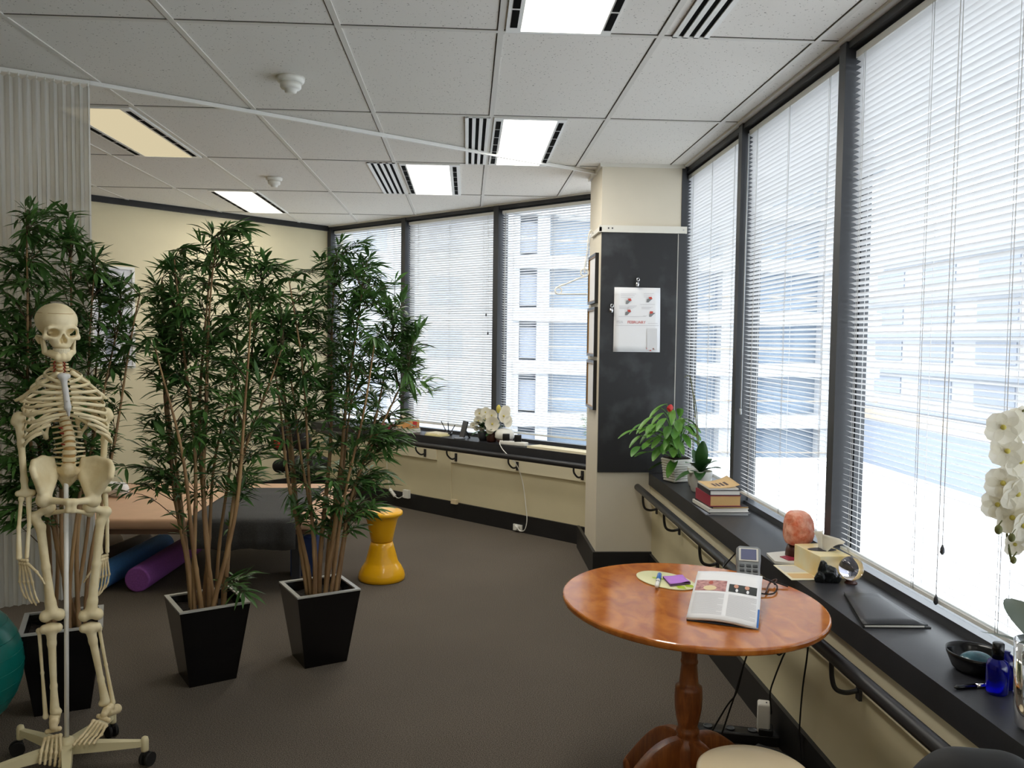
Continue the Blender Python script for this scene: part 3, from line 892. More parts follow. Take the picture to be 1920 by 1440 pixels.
jaw = [('c', (0, -.080, -.092), (0, -.076, -.070), .011, .009), ('c', (-.016, -.078, -.094), (.016, -.078, -.094), .010, .010),
       ('c', (-.018, -.076, -.088), (-.048, -.022, -.074), .012, .009), ('c', (.018, -.076, -.088), (.048, -.022, -.074), .012, .009),
       ('c', (-.014, -.074, -.074), (-.036, -.046, -.068), .008, .007), ('c', (.014, -.074, -.074), (.036, -.046, -.068), .008, .007),
       ('c', (-.048, -.022, -.072), (-.056, .000, -.022), .010, .006), ('c', (.048, -.022, -.072), (.056, .000, -.022), .010, .006),
       ('c', (-.048, -.030, -.068), (-.054, -.026, -.020), .008, .004), ('c', (.048, -.030, -.068), (.054, -.026, -.020), .008, .004)]
mand = solid('mandible', jaw, 'bone', SK, h=.0024, k=.007, xf=SKM)
def teeth(name, z, zh, parent, rad):
    mb = MB()
    for k in range(14):
        a = radians(-78+156*k/13)
        x = rad*sin(a); y = -.052-.030*cos(a)
        p = SKM @ Vector((x, y, z)); wdt = .0056 if abs(k-6.5) > 3 else .0064
        mb.box(p, (wdt*.9, .0058, zh*.9), mtx=SKM.to_3x3().normalized() @ Matrix.Rotation(a, 3, 'Z'), bev=.0012)
    return mb.build(name, 'teeth', parent)
teeth('upper_teeth', -.0610, .0105, skull, .027)
teeth('lower_teeth', -.0700, .0100, mand, .026)
ln = MB(); ring = []
for k in range(60):
    a = 2*pi*k/60; z = .074
    # outline of the cranium at the saw cut
    best = 0
    for (c0, c1, c2), (r0, r1, r2) in (((0, .020, .046), (.073, .086, .066)), ((0, -.022, .042), (.060, .060, .058))):
        q = 1-((z-c2)/r2)**2
        if q <= 0: continue
        dx, dy = sin(a), -cos(a); ox, oy = 0-c0, .01-c1
        A = (dx/r0)**2+(dy/r1)**2; B = 2*(ox*dx/r0**2+oy*dy/r1**2); Cc = (ox/r0)**2+(oy/r1)**2-q
        D = B*B-4*A*Cc
        if D > 0: best = max(best, (-B+sqrt(D))/(2*A))
    ring.append(SKM @ Vector((best*sin(a), .01-best*cos(a), z)))
ln.tube(ring, .0009, 5, closed=True); ln.build('saw_line', 'disc', skull)

# --- spine: a disc column with every vertebra on it
def spine_at(t):      # t 0 (under the skull) .. 1 (sacrum)
    pts = [S1(345, 395, .03), S1(350, 480, .035), S1(352, 600, .07), S1(372, 740, .085), S1(398, 850, .06), S1(408, 950, .03), S1(402, 1070, .035)]
    return pts
SP = smooth_path(spine_at(0), 12)
cum = [0]
for a, b_ in zip(SP, SP[1:]): cum.append(cum[-1]+(b_-a).length)
def on_spine(t):
    L = cum[-1]*t
    for i in range(len(cum)-1):
        if cum[i+1] >= L:
            q = (L-cum[i])/(cum[i+1]-cum[i]); return SP[i].lerp(SP[i+1], q), (SP[i+1]-SP[i]).normalized()
    return SP[-1], (SP[-1]-SP[-2]).normalized()
sp = MB(); pr = []; rr = []
for k in range(50):
    p, d = on_spine(k/49); pr.append(p); rr.append(lerp(.0085, .0195, min(1, k/44)))
sp.tube(pr, rr, 14)
spine = sp.build('spine', 'disc', SK)
tl = []; t = .02
for k in range(24): tl.append(t); t += lerp(.0275, .0545, k/23)
sc_ = .955/tl[-1]; tl = [a*sc_ for a in tl]
for k, t in enumerate(tl):
    p, d = on_spine(t); r = lerp(.0095, .0235, k/23); hgt = (tl[min(k+1, 23)]-tl[max(k-1, 0)])*cum[-1]*(.5 if 0 < k < 23 else 1)*.70
    X = EX; Y = d.cross(X).normalized()
    if Y.dot(EY) < 0: Y = -Y
    v = MB(); q = hgt/2
    v.lathe([(r*.9, -q), (r*1.06, -q*.8), (r*.9, 0), (r*1.06, q*.8), (r*.9, q)], p, 16, axis=d)
    for s in (-1, 1):
        v.tube([p+Y*r*.6+X*s*r*.6, p+Y*(r*1.2)+X*s*(r*1.5+.004), p+Y*(r*1.35)+X*s*(r*1.95+.007)], [.0042, .004, .003], 6)
        v.tube([p+Y*r*.9+X*s*r*.7+d*q, p+Y*r*1.3+X*s*r*.9+d*q*1.3], [.004, .003], 6)
    v.tube([p+Y*r*1.1, p+Y*(r*2.0+.01)+d*.012], [.004, .003], 6)
    v.build('vertebra', 'bone', spine)
nv_ = MB()
for k in range(6):
    p, d = on_spine(tl[1+k])
    for s in (-1, 1): nv_.tube([p+EX*s*.012+EY*-.002, p+EX*s*.019+EY*.0-Vector((0, 0, .012))], .0026, 6)
for k in (17, 18, 20):
    p, d = on_spine(tl[k]-.02); nv_.tube([p-EX*.012-EY*.016, p-EX*.024-EY*.008], .0035, 6)
nv_.build('red_nerves', 'nerve', spine)

# --- rib cage
l0, _, _ = LDZ(S1(385, 600)); top_l, _, z_m = LDZ(S1(372, 515)); 
def zz(y): return S1(385, y).z
HW = [.050, .074, .094, .108, .117, .121, .119, .110, .097, .080]
ST = []
for k in range(10):
    zp, zl, ze = zz(470+32*k), zz(470+32*k+44+12*k), zz(545+30*k)
    w_, dep = HW[k], lerp(.085, .175, min(1, k/5))
    for s in (-1, 1):
        pts = []
        bx, bd = on_spine(tl[7+k])[0].copy(), None
        lb, db, _ = LDZ(bx)
        n = 22
        if k <= 6: fx, fd = l0 + s*.012 + (k*.0017), -.092-.004*k*0
        else: fx, fd = l0+s*(.030+.026*(k-7)) + .010, -.088+.010*(k-7)
        zf = ze if k <= 6 else zz(742+46*(k-7))
        for i in range(n+1):
            th = pi*i/n
            c = cos(th); x = sin(th)**.7*w_
            lx = lerp(lb if i < n/2 else 0, 0, 0)
            base = lerp(lb, fx, (1-c)/2)
            l = base + s*x*1.0
            d = lerp(db+.012, fd, (1-c)/2) + (.030*sin(th)*(.7 if th < pi/2 else .3)*(1 if th < pi/2 else -1)*.6)
            q = i/n
            z = zp + (zl-zp)*sin(min(1, q/.68)*pi/2)**1.4 if q < .68 else lerp(zl, zf, ((q-.68)/.32)**1.25)
            pts.append(W(l, d, z))
        mb = MB(); rows = []
        for i, p in enumerate(pts):
            tn = (pts[min(i+1, n)]-pts[max(i-1, 0)]).normalized()
            out = Vector((0, 0, 1)).cross(tn).normalized(); up = tn.cross(out)
            hh = .0058 if i > 3 else .0045; th_ = .0034
            rows.append([p + up*hh*cos(a)+out*th_*sin(a) for a in [2*pi*j/8 for j in range(9)]])
        mb.sheet(rows); mb.build('rib', 'bone', SK)
stn = [e_(S1(372, 520, -.098), .011), c_(S1(352, 518, -.096), S1(398, 518, -.096), .009), c_(S1(374, 535, -.098), S1(384, 600, -.098), .011, .008),
       c_(S1(384, 600, -.098), S1(398, 700, -.097), .009, .0105), c_(S1(398, 700, -.097), S1(403, 748, -.094), .009, .004)]
solid('sternum', stn, 'sternum', SK, h=.0025, k=.008)
sc2 = MB(); p = S1(392, 665, -.1075); sc2.cyl(p, p-EY*.004, .0028, 10); sc2.build('sternum_screw', 'steel', SK)
# --- shoulders
for s, a, b, ac in ((-1, S1(335, 505, -.085), S1(128, 645, .01), S1(92, 660, .02)), (1, S1(425, 498, -.085), S1(598, 630, .01), S1(622, 648, .02))):
    m = (a+b)/2 - EY*.012 + Vector((0, 0, .006))
    solid('clavicle', [c_(a, m, .0088, .0058), c_(m, b, .0058, .0072), c_(b, ac, .007, .005)], 'bone', SK, h=.0025, k=.006)
    l, d, z = LDZ(b)
    sc = [c_(W(l, .02, z-.01), W(l-s*.03, .075, z-.02), .009, .006), c_(W(l-s*.02, .08, z-.015), W(l-s*.09, .10, z-.03), .006, .004),
          c_(W(l-s*.09, .10, z-.0), W(l-s*.07, .105, z-.15), .005, .005), c_(W(l-s*.005, .05, z-.04), W(l-s*.07, .105, z-.15), .010, .005),
          c_(W(l-s*.03, .075, z-.05), W(l-s*.075, .10, z-.06), .006, .006), c_(W(l-s*.05, .09, z-.09), W(l-s*.078, .10, z-.10), .005, .005)]
    solid('scapula', sc, 'bone', SK, h=.003, k=.014)
# --- arms
def hand_bones(name, wrist, down, side, front, curl, length=.165):
    """side: towards the thumb; front: palm normal"""
    down, side, front = Vector(down).normalized(), Vector(side).normalized(), Vector(front).normalized()
    sc = length/.175; P = []
    for i in range(4):
        for j in range(2): P.append(e_(wrist+down*(.006+.011*j)*sc+side*((i-1.5)*.0092)*sc, .0058*sc))
    fl = (.86, 1.0, .95, .76)
    for i in range(4):
        x = (1.5-i)*.0128*sc; o = wrist+down*.024*sc+side*x*.75
        k1 = o+down*.052*sc+side*x*.45
        P += [c_(o, k1, .0042*sc, .0036*sc), e_(k1, .0052*sc)]
        a = 0; dcur = down; q = k1
        for j, ln in enumerate((.036, .023, .017)):
            a += curl*(.5+.3*j)*(1+.12*i)
            dcur = down*cos(a)+front*sin(a); n = q+dcur*ln*fl[i]*sc
            P += [c_(q+dcur*.004, n-dcur*.003, .0034*sc, .0027*sc), e_(n, .0036*sc if j < 2 else .0026*sc)]; q = n
    o = wrist+down*.018*sc+side*.018*sc
    k1 = o+(down*.7+side*.55+front*.35).normalized()*.038*sc; k2 = k1+(down*.9+side*.25+front*.5).normalized()*.028*sc; k3 = k2+(down*.9+front*.6).normalized()*.02*sc
    P += [c_(o, k1, .0046*sc, .004*sc), e_(k1, .005*sc), c_(k1, k2, .0036*sc, .003*sc), e_(k2, .004*sc), c_(k2, k3, .003*sc, .0026*sc)]
    return solid(name, P, 'bone_dark', SK, h=.0018, k=.0022)
def arm(sh, el, wr, s, d0):
    ax = (el-sh).normalized()
    hb = [e_(sh, .0215), e_(sh+EX*s*.012-Vector((0, 0, .014)), .014), c_(sh-Vector((0, 0, .02)), sh.lerp(el, .35), .014, .0112), c_(sh.lerp(el, .35), sh.lerp(el, .82), .0112, .0105),
          c_(sh.lerp(el, .82), el, .0105, .012), c_(el-EX*.020, el+EX*.020, .011, .012)]
    solid('humerus', hb, 'bone', SK, h=.003, k=.010)
    a, b = el-EX*.012-Vector((0, 0, .018)), wr-EX*.012
    m = a.lerp(b, .5)-EX*.004
    solid('radius', [e_(a, .0095), c_(a, m, .0065, .0062), c_(m, b, .0062, .0095)], 'bone', SK, h=.0025, k=.006)
    a, b = el+EX*.010+EY*.006-Vector((0, 0, .004)), wr+EX*.011
    m = a.lerp(b, .5)+EX*.004
    solid('ulna', [e_(a, .012), c_(a, m, .010, .006), c_(m, b, .006, .0068)], 'bone', SK, h=.0025, k=.006)
arm(S1(112, 762, .0), S1(148, 1205, -.01), S2(130, 255, -.05), -1, 0)
hand_bones('hand', S2(130, 262, -.05), Vector((0, 0, -1))+EX*.10-EY*.10, EX*.75-EY*.6, EX*.5-EY*.6, .24, .185)
arm(S1(622, 735, .03), S1(598, 1185, .06), S2(585, 225, .07), 1, 0)
hand_bones('hand', S2(585, 238, .07), Vector((0, 0, -1)), -EY*.6-EX*.6, -EX*.9-EY*.2, .25, .185)

# --- pelvis
def mir(s, y_l, y_r): return y_l if s < 0 else y_r
sac_t = S1(402, 1062, .02)
pv = []
for s in (-1, 1):
    cr = [S1(mir(s, 300, 492), 1010, .055), S1(mir(s, 250, 565), 1000, .03), S1(mir(s, 200, 640), 1022, -.02), S1(mir(s, 192, 656), 1062, -.06), S1(mir(s, 205, 650), 1110, -.075)]
    ac = S1(mir(s, 258, 548), 1245, -.03); si = S1(mir(s, 320, 478), 1075, .05)
    for a, b_ in zip(cr, cr[1:]): pv.append(c_(a, b_, .0082, .0082))
    crs = smooth_path(cr, 4)
    for i, q in enumerate(crs):
        tgt = si.lerp(ac, min(1, .15+.9*i/len(crs)))
        pv.append(c_(q, tgt, .0068, .012))
    pv += [c_(cr[0], si, .010, .012), c_(si, ac, .016, .018), e_(ac, .026)]
    pu = S1(mir(s, 400, 432), 1256, -.085)
    isc = ac + EY*.045 - Vector((0, 0, .055)) - EX*s*.010
    pv += [c_(ac, pu, .014, .010), c_(ac+EY*.015, isc, .015, .013), c_(isc, pu-Vector((0, 0, .03)), .009, .007), c_(pu, pu-Vector((0, 0, .03)), .010, .008)]
solid('pelvis', pv, 'bone', SK, h=.0032, k=.010)
sa = [c_(sac_t, S1(396, 1130, .055), .024, .018), c_(S1(396, 1130, .055), S1(380, 1190, .075), .016, .007)]
for s in (-1, 1): sa += [c_(sac_t+Vector((0, 0, -.01)), S1(mir(s, 335, 470), 1070, .05), .018, .014), c_(S1(mir(s, 340, 462), 1095, .05), S1(390, 1150, .06), .012, .010)]
solid('sacrum', sa, 'bone_dark', SK, h=.0028, k=.010)
sym = MB(); sym.ball(S1(416, 1258, -.088), (.010, .006, .012), 14, 8); sym.build('pubic_disc', 'disc', SK)
# --- legs
def leg(hd, tr_, sh_, kn, tk, an, fk, fa, s):
    fm = [e_(hd, .0215), c_(hd, tr_.lerp(hd, .15), .0125, .0135), e_(tr_, .0165), c_(tr_, sh_, .0165, .0155), c_(sh_, sh_.lerp(kn, .45), .0150, .0130),
          c_(sh_.lerp(kn, .45), sh_.lerp(kn, .85), .0130, .0165), c_(kn-EX*.021, kn-EX*.021+EY*.016, .0195, .019), c_(kn+EX*.021, kn+EX*.021+EY*.016, .0195, .019), c_(sh_.lerp(kn, .85), kn+Vector((0, 0, .012)), .0165, .022)]
    solid('femur', fm, 'bone', SK, h=.003, k=.010)
    ti = [c_(tk-EX*.020, tk+EX*.020, .0165, .0165), c_(tk, tk.lerp(an, .18), .019, .0135), c_(tk.lerp(an, .18), tk.lerp(an, .7), .0135, .0105), c_(tk.lerp(an, .7), an, .0105, .016), e_(an-EX*s*.012-Vector((0, 0, .006)), .011)]
    solid('tibia', ti, 'bone', SK, h=.003, k=.009)
    solid('fibula', [e_(fk, .0105), c_(fk, fk.lerp(fa, .5), .0065, .0052), c_(fk.lerp(fa, .5), fa, .0052, .0078), e_(fa-Vector((0, 0, .008)), .0095)], 'bone', SK, h=.0025, k=.006)
def foot_bones(an, fw, lt, ln=.20):
    fw = Vector(fw).normalized(); lt = Vector(lt); lt = (lt-fw*lt.dot(fw)).normalized(); up = lt.cross(fw)
    if up.z < 0: up = -up
    q = ln/.21; P = [e_(an-up*.004, .017), c_(an-up*.018+fw*.01, an-up*.034-fw*.036, .017, .018), c_(an-up*.006+fw*.018, an-up*.012+fw*.032, .016, .013)]
    for i in range(5):
        x = (i-2)*.0138*q; b0 = an+fw*.040*q-up*(.018+.003*i)+lt*x*.72
        b1 = an+fw*(.064*q)-up*(.024+.003*i)+lt*x*.9
        P += [e_(b0, .0085), e_(b1, .0080)]
        mt = an+fw*((.124-.005*i)*q)-up*(.046)+lt*x*1.18
        P += [c_(b1, mt, .0052, .0046), e_(mt, .0066)]
        t = mt; 
        for j, l in enumerate((.022, .012, .010) if i else (.026, .018)):
            n = t+(fw*.96-up*.16*(j+.3)).normalized()*l*q
            P += [c_(t+fw*.003, n-fw*.002, .0044 if i else .006, .0036), e_(n, .0046 if i else .0058)]; t = n
    return solid('foot', P, 'bone_dark', SK, h=.0019, k=.003)
leg(S1(288, 1288, -.02), S1(196, 1345, .0), S2(228, 85, .0), S2(294, 585, -.01), S2(288, 655, -.005), S2(308, 1118, .01), S2(220, 668, .01), S2(256, 1140, .02), -1)
leg(S1(522, 1285, -.02), S1(622, 1312, .0), S2(566, 55, .0), S2(512, 582, -.01), S2(508, 650, -.005), S2(592, 1065, .01), S2(558, 655, .01), S2(634, 1062, .02), 1)
foot_bones(S2(306, 1150, .01), -EY*.80+Vector((0, 0, -.60))-EX*.10, EX*-1, .20)
foot_bones(S2(616, 1092, .015), -EY*.80-EX*.62+Vector((0, 0, -.16)), EX*.8-EY*.55, .20)
# --- stand
pole = MB(); hz = .115
pole.cyl(HUB+Vector((0, 0, hz)), S1(388, 1125, .045)*1.0, .0078, 16); pole.build('pole', 'white_metal', SK)
hook = MB(); hook.cyl(S1(388, 1128, .045), S1(388, 1090, .045), .004, 10); hook.build('pole_tip', 'steel', SK)
hb_ = MB(); hb_.lathe([(.030, .075), (.033, .085), (.033, .105), (.026, .118), (.012, .126)], HUB, 28); hub_o = hb_.build('hub', 'stand', SK)
kb = MB(); p = HUB+Vector((.02, -.03, .098)); kb.cyl(p, p+Vector((.012, -.018, 0)), .006, 10); kb.build('lock_knob', 'black_plastic', hub_o)
for k in range(5):
    a = radians(6+72*k); dx, dy = cos(a), sin(a); L = .262
    D = Vector((dx, dy, 0)); N = Vector((-dy, dx, 0))
    ar = MB(); rows = []
    for t, wdt, zt, zb in ((.018, .020, .108, .070), (.12, .017, .104, .072), (.235, .012, .098, .076), (L-.004, .010, .097, .078)):
        o = HUB+D*t
        rows.append([o+N*wdt+Vector((0, 0, zb)), o+N*wdt*.9+Vector((0, 0, zt)), o-N*wdt*.9+Vector((0, 0, zt)), o-N*wdt+Vector((0, 0, zb)), o+N*wdt+Vector((0, 0, zb))])
    ar.sheet(rows, smooth=False)
    e = HUB+D*L; ar.lathe([(.0125, .058), (.0135, .064), (.0135, .098), (.011, .108), (.005, .112)], e, 18)
    arm_o = ar.build('base_arm', 'stand', SK)
    cs = MB(); ca = a+1.1; Cx = Vector((cos(ca), sin(ca), 0)); c0 = e+Cx*.012+Vector((0, 0, .025))
    Nx = Vector((-Cx.y, Cx.x, 0))
    for s in (-1, 1): cs.cyl(c0+Nx*s*.006, c0+Nx*s*.018, .025, 22)
    cs.cyl(c0-Nx*.007, c0+Nx*.007, .012, 12); cs.cyl(e+Vector((0, 0, .03)), e+Vector((0, 0, .06)), .007, 10)
    cs.build('castor', 'rubber', arm_o)
# ================================================================== potted bamboo
def pot(parent, c, rz, top=.305, bot=.205, h=.355):
    R = Matrix.Rotation(rz, 3, 'Z'); c = Vector(c)
    def sq(w, z): return [c + R @ Vector((x*w/2, y*w/2, z)) for x, y in ((-1,-1),(1,-1),(1,1),(-1,1))]
    m = MB(); rings = [sq(bot, 0), sq(top, h), sq(top-.036, h), sq(top-.050, h-.05), sq(bot-.02, .05)]
    vs = [p for r in rings for p in r]; fs = [(3,2,1,0)]
    for i in range(4):
        for k in range(4):
            k2 = (k+1) % 4; fs.append((i*4+k, i*4+k2, i*4+4+k2, i*4+4+k))
    fs.append((16,17,18,19)); m.add(vs, fs)
    o = m.build('pot', 'gloss_black', parent)
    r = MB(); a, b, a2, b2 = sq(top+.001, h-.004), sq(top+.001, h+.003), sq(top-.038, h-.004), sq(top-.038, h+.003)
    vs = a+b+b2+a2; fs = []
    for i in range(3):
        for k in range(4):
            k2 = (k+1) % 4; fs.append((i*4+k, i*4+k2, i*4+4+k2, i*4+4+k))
    r.add(vs, fs); r.build('rim', 'rim_reflection', o)
    s = MB(); q = sq(top-.05, h-.045); rows = []
    for i in range(9):
        rows.append([q[0].lerp(q[1], j/8).lerp(q[3].lerp(q[2], j/8), i/8)+Vector((0, 0, random.uniform(-.008, .012))) for j in range(9)])
    s.sheet(rows); s.build('soil', 'soil', o)
    return o
def add_leaf(mb, p, d, up, L, w, droop):
    d = d.normalized(); s = d.cross(up)
    if s.length < 1e-3: s = Vector((1, 0, 0))
    s.normalize(); nrm = s.cross(d).normalized()
    vs = [p]; n = 4; prof = (0, .72, 1.0, .66)
    pts = []
    for i in range(1, n+1):
        t = i/n
        c = p + d*(L*t) - Vector((0, 0, 1))*(droop*L*t*t)
        pts.append(c)
    o = [p]
    for i in range(3):
        c = pts[i]; ww = w*prof[i+1]/2
        o += [c+s*ww+nrm*ww*.35, c, c-s*ww+nrm*ww*.35]
    o.append(pts[3])
    fs = [(0,2,1),(0,3,2),(1,2,5,4),(2,3,6,5),(4,5,8,7),(5,6,9,8),(7,8,10),(8,9,10)]
    mb.add(o, fs, 0, True)
def spray(leaf, p, d, rnd, n=8, L=.105):
    """one fan of narrow leaves at a twig end"""
    d = d.normalized(); x, y = frame_of(d)
    upv = Vector((0, 0, 1))
    side = d.cross(upv)
    if side.length < .1: side = x
    side.normalize()
    side = (side + Vector((rnd.uniform(-.4, .4) for _ in range(3)))).normalized()
    for i in range(n):
        f = (i/(n-1)-.5)*2 if n > 1 else 0
        back = abs(f)
        dd = d*(1-back*.75) + side*f*1.05 + Vector((rnd.uniform(-.22, .22), rnd.uniform(-.22, .22), rnd.uniform(-.30, .12)))
        l = L*rnd.uniform(.7, 1.2)*(1-.25*back)
        add_leaf(leaf, p - d*(back*L*.30), dd, upv+Vector((rnd.uniform(-.5, .5), rnd.uniform(-.5, .5), 0)), l, l*rnd.uniform(.145, .195), rnd.uniform(.05, .35))
def bamboo(label, base, rz, canes, outline, n_spray, seed, extra=(), ztrim=None):
    """canes: (x offset, y offset, lean x, lean y, height); outline: rows (z, left, right) of the crown, metres from the base"""
    rnd = random.Random(seed); B = Vector((base[0], base[1], 0))
    t = thing('potted_bamboo', label, 'potted plant', B, 'artificial bamboo plants in black pots')
    pot(t, B, rz)
    paths = []
    canes = list(canes) + [(rnd.uniform(-.08, .08), rnd.uniform(-.07, .07), rnd.uniform(-.16, .16), rnd.uniform(-.12, .12), rnd.uniform(1.3, 1.7)) for _ in range(3)]
    for k, (ox, oy, lx, ly, h) in enumerate(canes):
        p0 = B+Vector((ox, oy, .30)); n = 14; pts = []
        bend = rnd.uniform(-.05, .05); ph = rnd.uniform(0, 6)
        for i in range(n+1):
            q = i/n
            pts.append(p0 + Vector((lx*q**1.25+bend*sin(q*pi)+.008*sin(q*9+ph), ly*q**1.25+.02*sin(q*5+ph), (h*.93-.30)*q)))
        paths.append(pts)
        m = MB(); sp_ = []; rs = []; r0 = rnd.uniform(.0085, .0125)
        S_ = smooth_path(pts, 4); N = len(S_)
        nn = rnd.randint(5, 7)
        for i, p in enumerate(S_):
            q = i/(N-1); r = lerp(r0, .003, q**1.1)
            if (i+k) % 9 == 0: r *= 1.16
            rs.append(r)
        m.tube(S_, rs, 8); m.build('cane', 'cane', t)
    leaf = MB(); tw = MB()
    def width(z):
        for (z0, l0_, r0_), (z1, l1, r1) in zip(outline, outline[1:]):
            if z0 <= z <= z1:
                q = (z-z0)/(z1-z0); return lerp(l0_, l1, q), lerp(r0_, r1, q)
        return None
    # area weighted heights
    zs = []; 
    for (z0, l0_, r0_), (z1, l1, r1) in zip(outline, outline[1:]):
        zs.append((z0, z1, (z1-z0)*((r0_-l0_)+(r1-l1))/2))
    tot = sum(a[2] for a in zs)
    # the crown is about as deep as wide, and seen along the sight line to the pot
    dx = B.normalized(); ey = Vector((dx.x, dx.y, 0)).normalized(); ex = Vector((ey.y, -ey.x, 0))
    cnt = 0; tries = 0
    targets = []
    while cnt < n_spray and tries < n_spray*20:
        tries += 1
        q = rnd.uniform(0, tot)
        for z0, z1, a in zs:
            if q <= a: z = lerp(z0, z1, q/a); break
            q -= a
        w_ = width(z)
        l, r = w_; x = rnd.uniform(l, r); hw = max(.05, (r-l)/2*.75); mid = (l+r)/2
        lim = sqrt(max(0, 1-((x-mid)/((r-l)/2+1e-6))**2))
        y = rnd.uniform(-hw, hw)*lim
        targets.append(B + ex*x + ey*y + Vector((0, 0, z))); cnt += 1
    for (x, y, z) in extra: targets.append(B+ex*x+ey*y+Vector((0, 0, z)))
    for pts in paths: targets += [pts[-1]+Vector((rnd.uniform(-.03, .03), rnd.uniform(-.03, .03), rnd.uniform(-.04, .03))) for _ in range(3)]
    for T in targets:
        # join to the nearest cane somewhat lower down
        best = None
        for pts in paths:
            for i in range(1, len(pts)):
                p = pts[i]
                dz = T.z-p.z; dh = sqrt((T.x-p.x)**2+(T.y-p.y)**2)
                cost = dh + abs(dz-.45*dh-.03)*.9
                if best is None or cost < best[0]: best = (cost, p)
        p = best[1]; d = T-p
        if d.length < .03: d = Vector((rnd.uniform(-1, 1), rnd.uniform(-1, 1), .6))*.05
        mid = p.lerp(T, .55)+Vector((0, 0, .12*d.length))
        pts = [p, mid, T]
        tw.tube(smooth_path(pts, 3), [.0022, .002, .0018, .0016, .0014, .0012, .001], 4, caps=False)
        dirv = (T-mid).normalized()+Vector((rnd.uniform(-.25, .25), rnd.uniform(-.25, .25), rnd.uniform(-.2, .25)))
        spray(leaf, T, dirv, rnd, rnd.randint(7, 10), rnd.uniform(.085, .125))
        if d.length > .10:
            sd = Vector((rnd.uniform(-1, 1), rnd.uniform(-1, 1), rnd.uniform(-.2, .7)))
            spray(leaf, mid, sd, rnd, rnd.randint(5, 7), rnd.uniform(.075, .105))
    leaf.add(tw.v, tw.f, 1, True)
    leaf.build('foliage', ['leaf', 'twig'], t)
    return t
def crown(base, rows):
    """outline measured on the photograph -> metres about the base"""
    B = Vector((base[0], base[1], 0)); ey = B.normalized(); ex = Vector((ey.y, -ey.x, 0)); o = []
    for py, xl, xr in rows:
        pr = []
        for px in (xl, xr):
            r = ray(px, py); t = B.dot(ey)/r.dot(ey); p = EYE+r*t; pr.append(((p-B).dot(ex), p.z))
        o.append(((pr[0][1]+pr[1][1])/2, pr[0][0], pr[1][0]))
    return sorted(o)
PA = (-1.172, 3.883); PB_ = (-.700, 4.09); PC = (-1.68, 3.60)
bamboo('tall bamboo in the left one of the two pots standing clear on the carpet', PA, radians(31),
       [(-.07, .02, -.16, .1, 1.95), (-.03, -.05, -.06, -.1, 2.02), (.0, .03, .02, .02, 2.14), (.04, -.02, .03, -.05, 2.12), (.07, .04, .16, .05, 1.95), (-.05, .06, -.22, .16, 1.75), (.05, -.06, .20, -.16, 1.78), (.02, .07, .06, .2, 1.9), (-.01, -.075, -.12, -.2, 1.65), (.075, -.01, .26, .04, 1.62)],
       crown(PA, [(415, 400, 455), (450, 375, 480), (490, 300, 520), (540, 290, 545), (620, 285, 540), (700, 285, 530), (790, 280, 520), (860, 260, 500), (900, 255, 480), (930, 330, 470)]), 430, 11,
       extra=[(.12, -.08, .43), (.16, -.10, .40), (.09, -.09, .46), (.14, -.02, .44), (.10, .04, .42), (.17, -.05, .47), (-.12, 0, .76), (-.10, .03, .68), (.10, 0, .70), (.16, .0, .82), (-.36, 0, .98), (-.38, 0, .90), (-.33, .02, .86)])
bamboo('potted bamboo right of centre, its pot next to the yellow stool', PB_, radians(28),
       [(-.06, .02, -.18, .05, 1.85), (-.03, -.04, -.08, -.1, 1.95), (.0, .03, .06, .02, 2.05), (.04, -.02, .16, -.05, 1.9), (.07, .04, .28, .05, 1.72), (-.05, .06, -.2, .16, 1.7), (.05, -.06, .24, -.16, 1.66), (.02, .07, .1, .2, 1.8), (.075, -.01, .34, .0, 1.5)],
       crown(PB_, [(440, 635, 680), (480, 615, 700), (510, 570, 735), (560, 550, 755), (620, 540, 780), (690, 535, 775), (760, 530, 760), (830, 520, 745), (900, 530, 720), (960, 560, 700), (1000, 580, 665)]), 450, 23,
       extra=[(.46, -.05, 1.66), (.45, -.1, 1.58), (.46, 0, 1.5), (.50, -.06, 1.36), (.52, -.06, 1.30), (.48, -.1, 1.33), (.42, 0, 1.12), (.40, -.05, 1.06), (.36, -.1, 1.08), (.27, -.1, .80), (.24, -.12, .74)])
bamboo('potted bamboo behind the skeleton at the left', PC, radians(22),
       [(-.06, .02, -.10, .05, 1.98), (-.03, -.03, -.05, -.04, 2.1), (.0, .03, .03, .02, 2.14), (.04, -.02, .10, .02, 1.95), (.07, .04, .22, .05, 1.85), (-.05, .06, -.16, .12, 1.75), (.05, .0, .18, .06, 1.75), (.02, .07, .05, .16, 1.9)],
       crown(PC, [(385, 45, 120), (430, 40, 145), (480, 10, 190), (520, -10, 235), (600, -20, 245), (700, -20, 235), (780, -15, 220), (850, -10, 205), (920, 0, 170), (980, 5, 120)]), 400, 37)
# ================================================================== furniture and floor things
def ellipse_pts(c, a, b, n=64):
    c, a, b = Vector(c), Vector(a), Vector(b)
    return [c + a*cos(2*pi*k/n) + b*sin(2*pi*k/n) for k in range(n)]
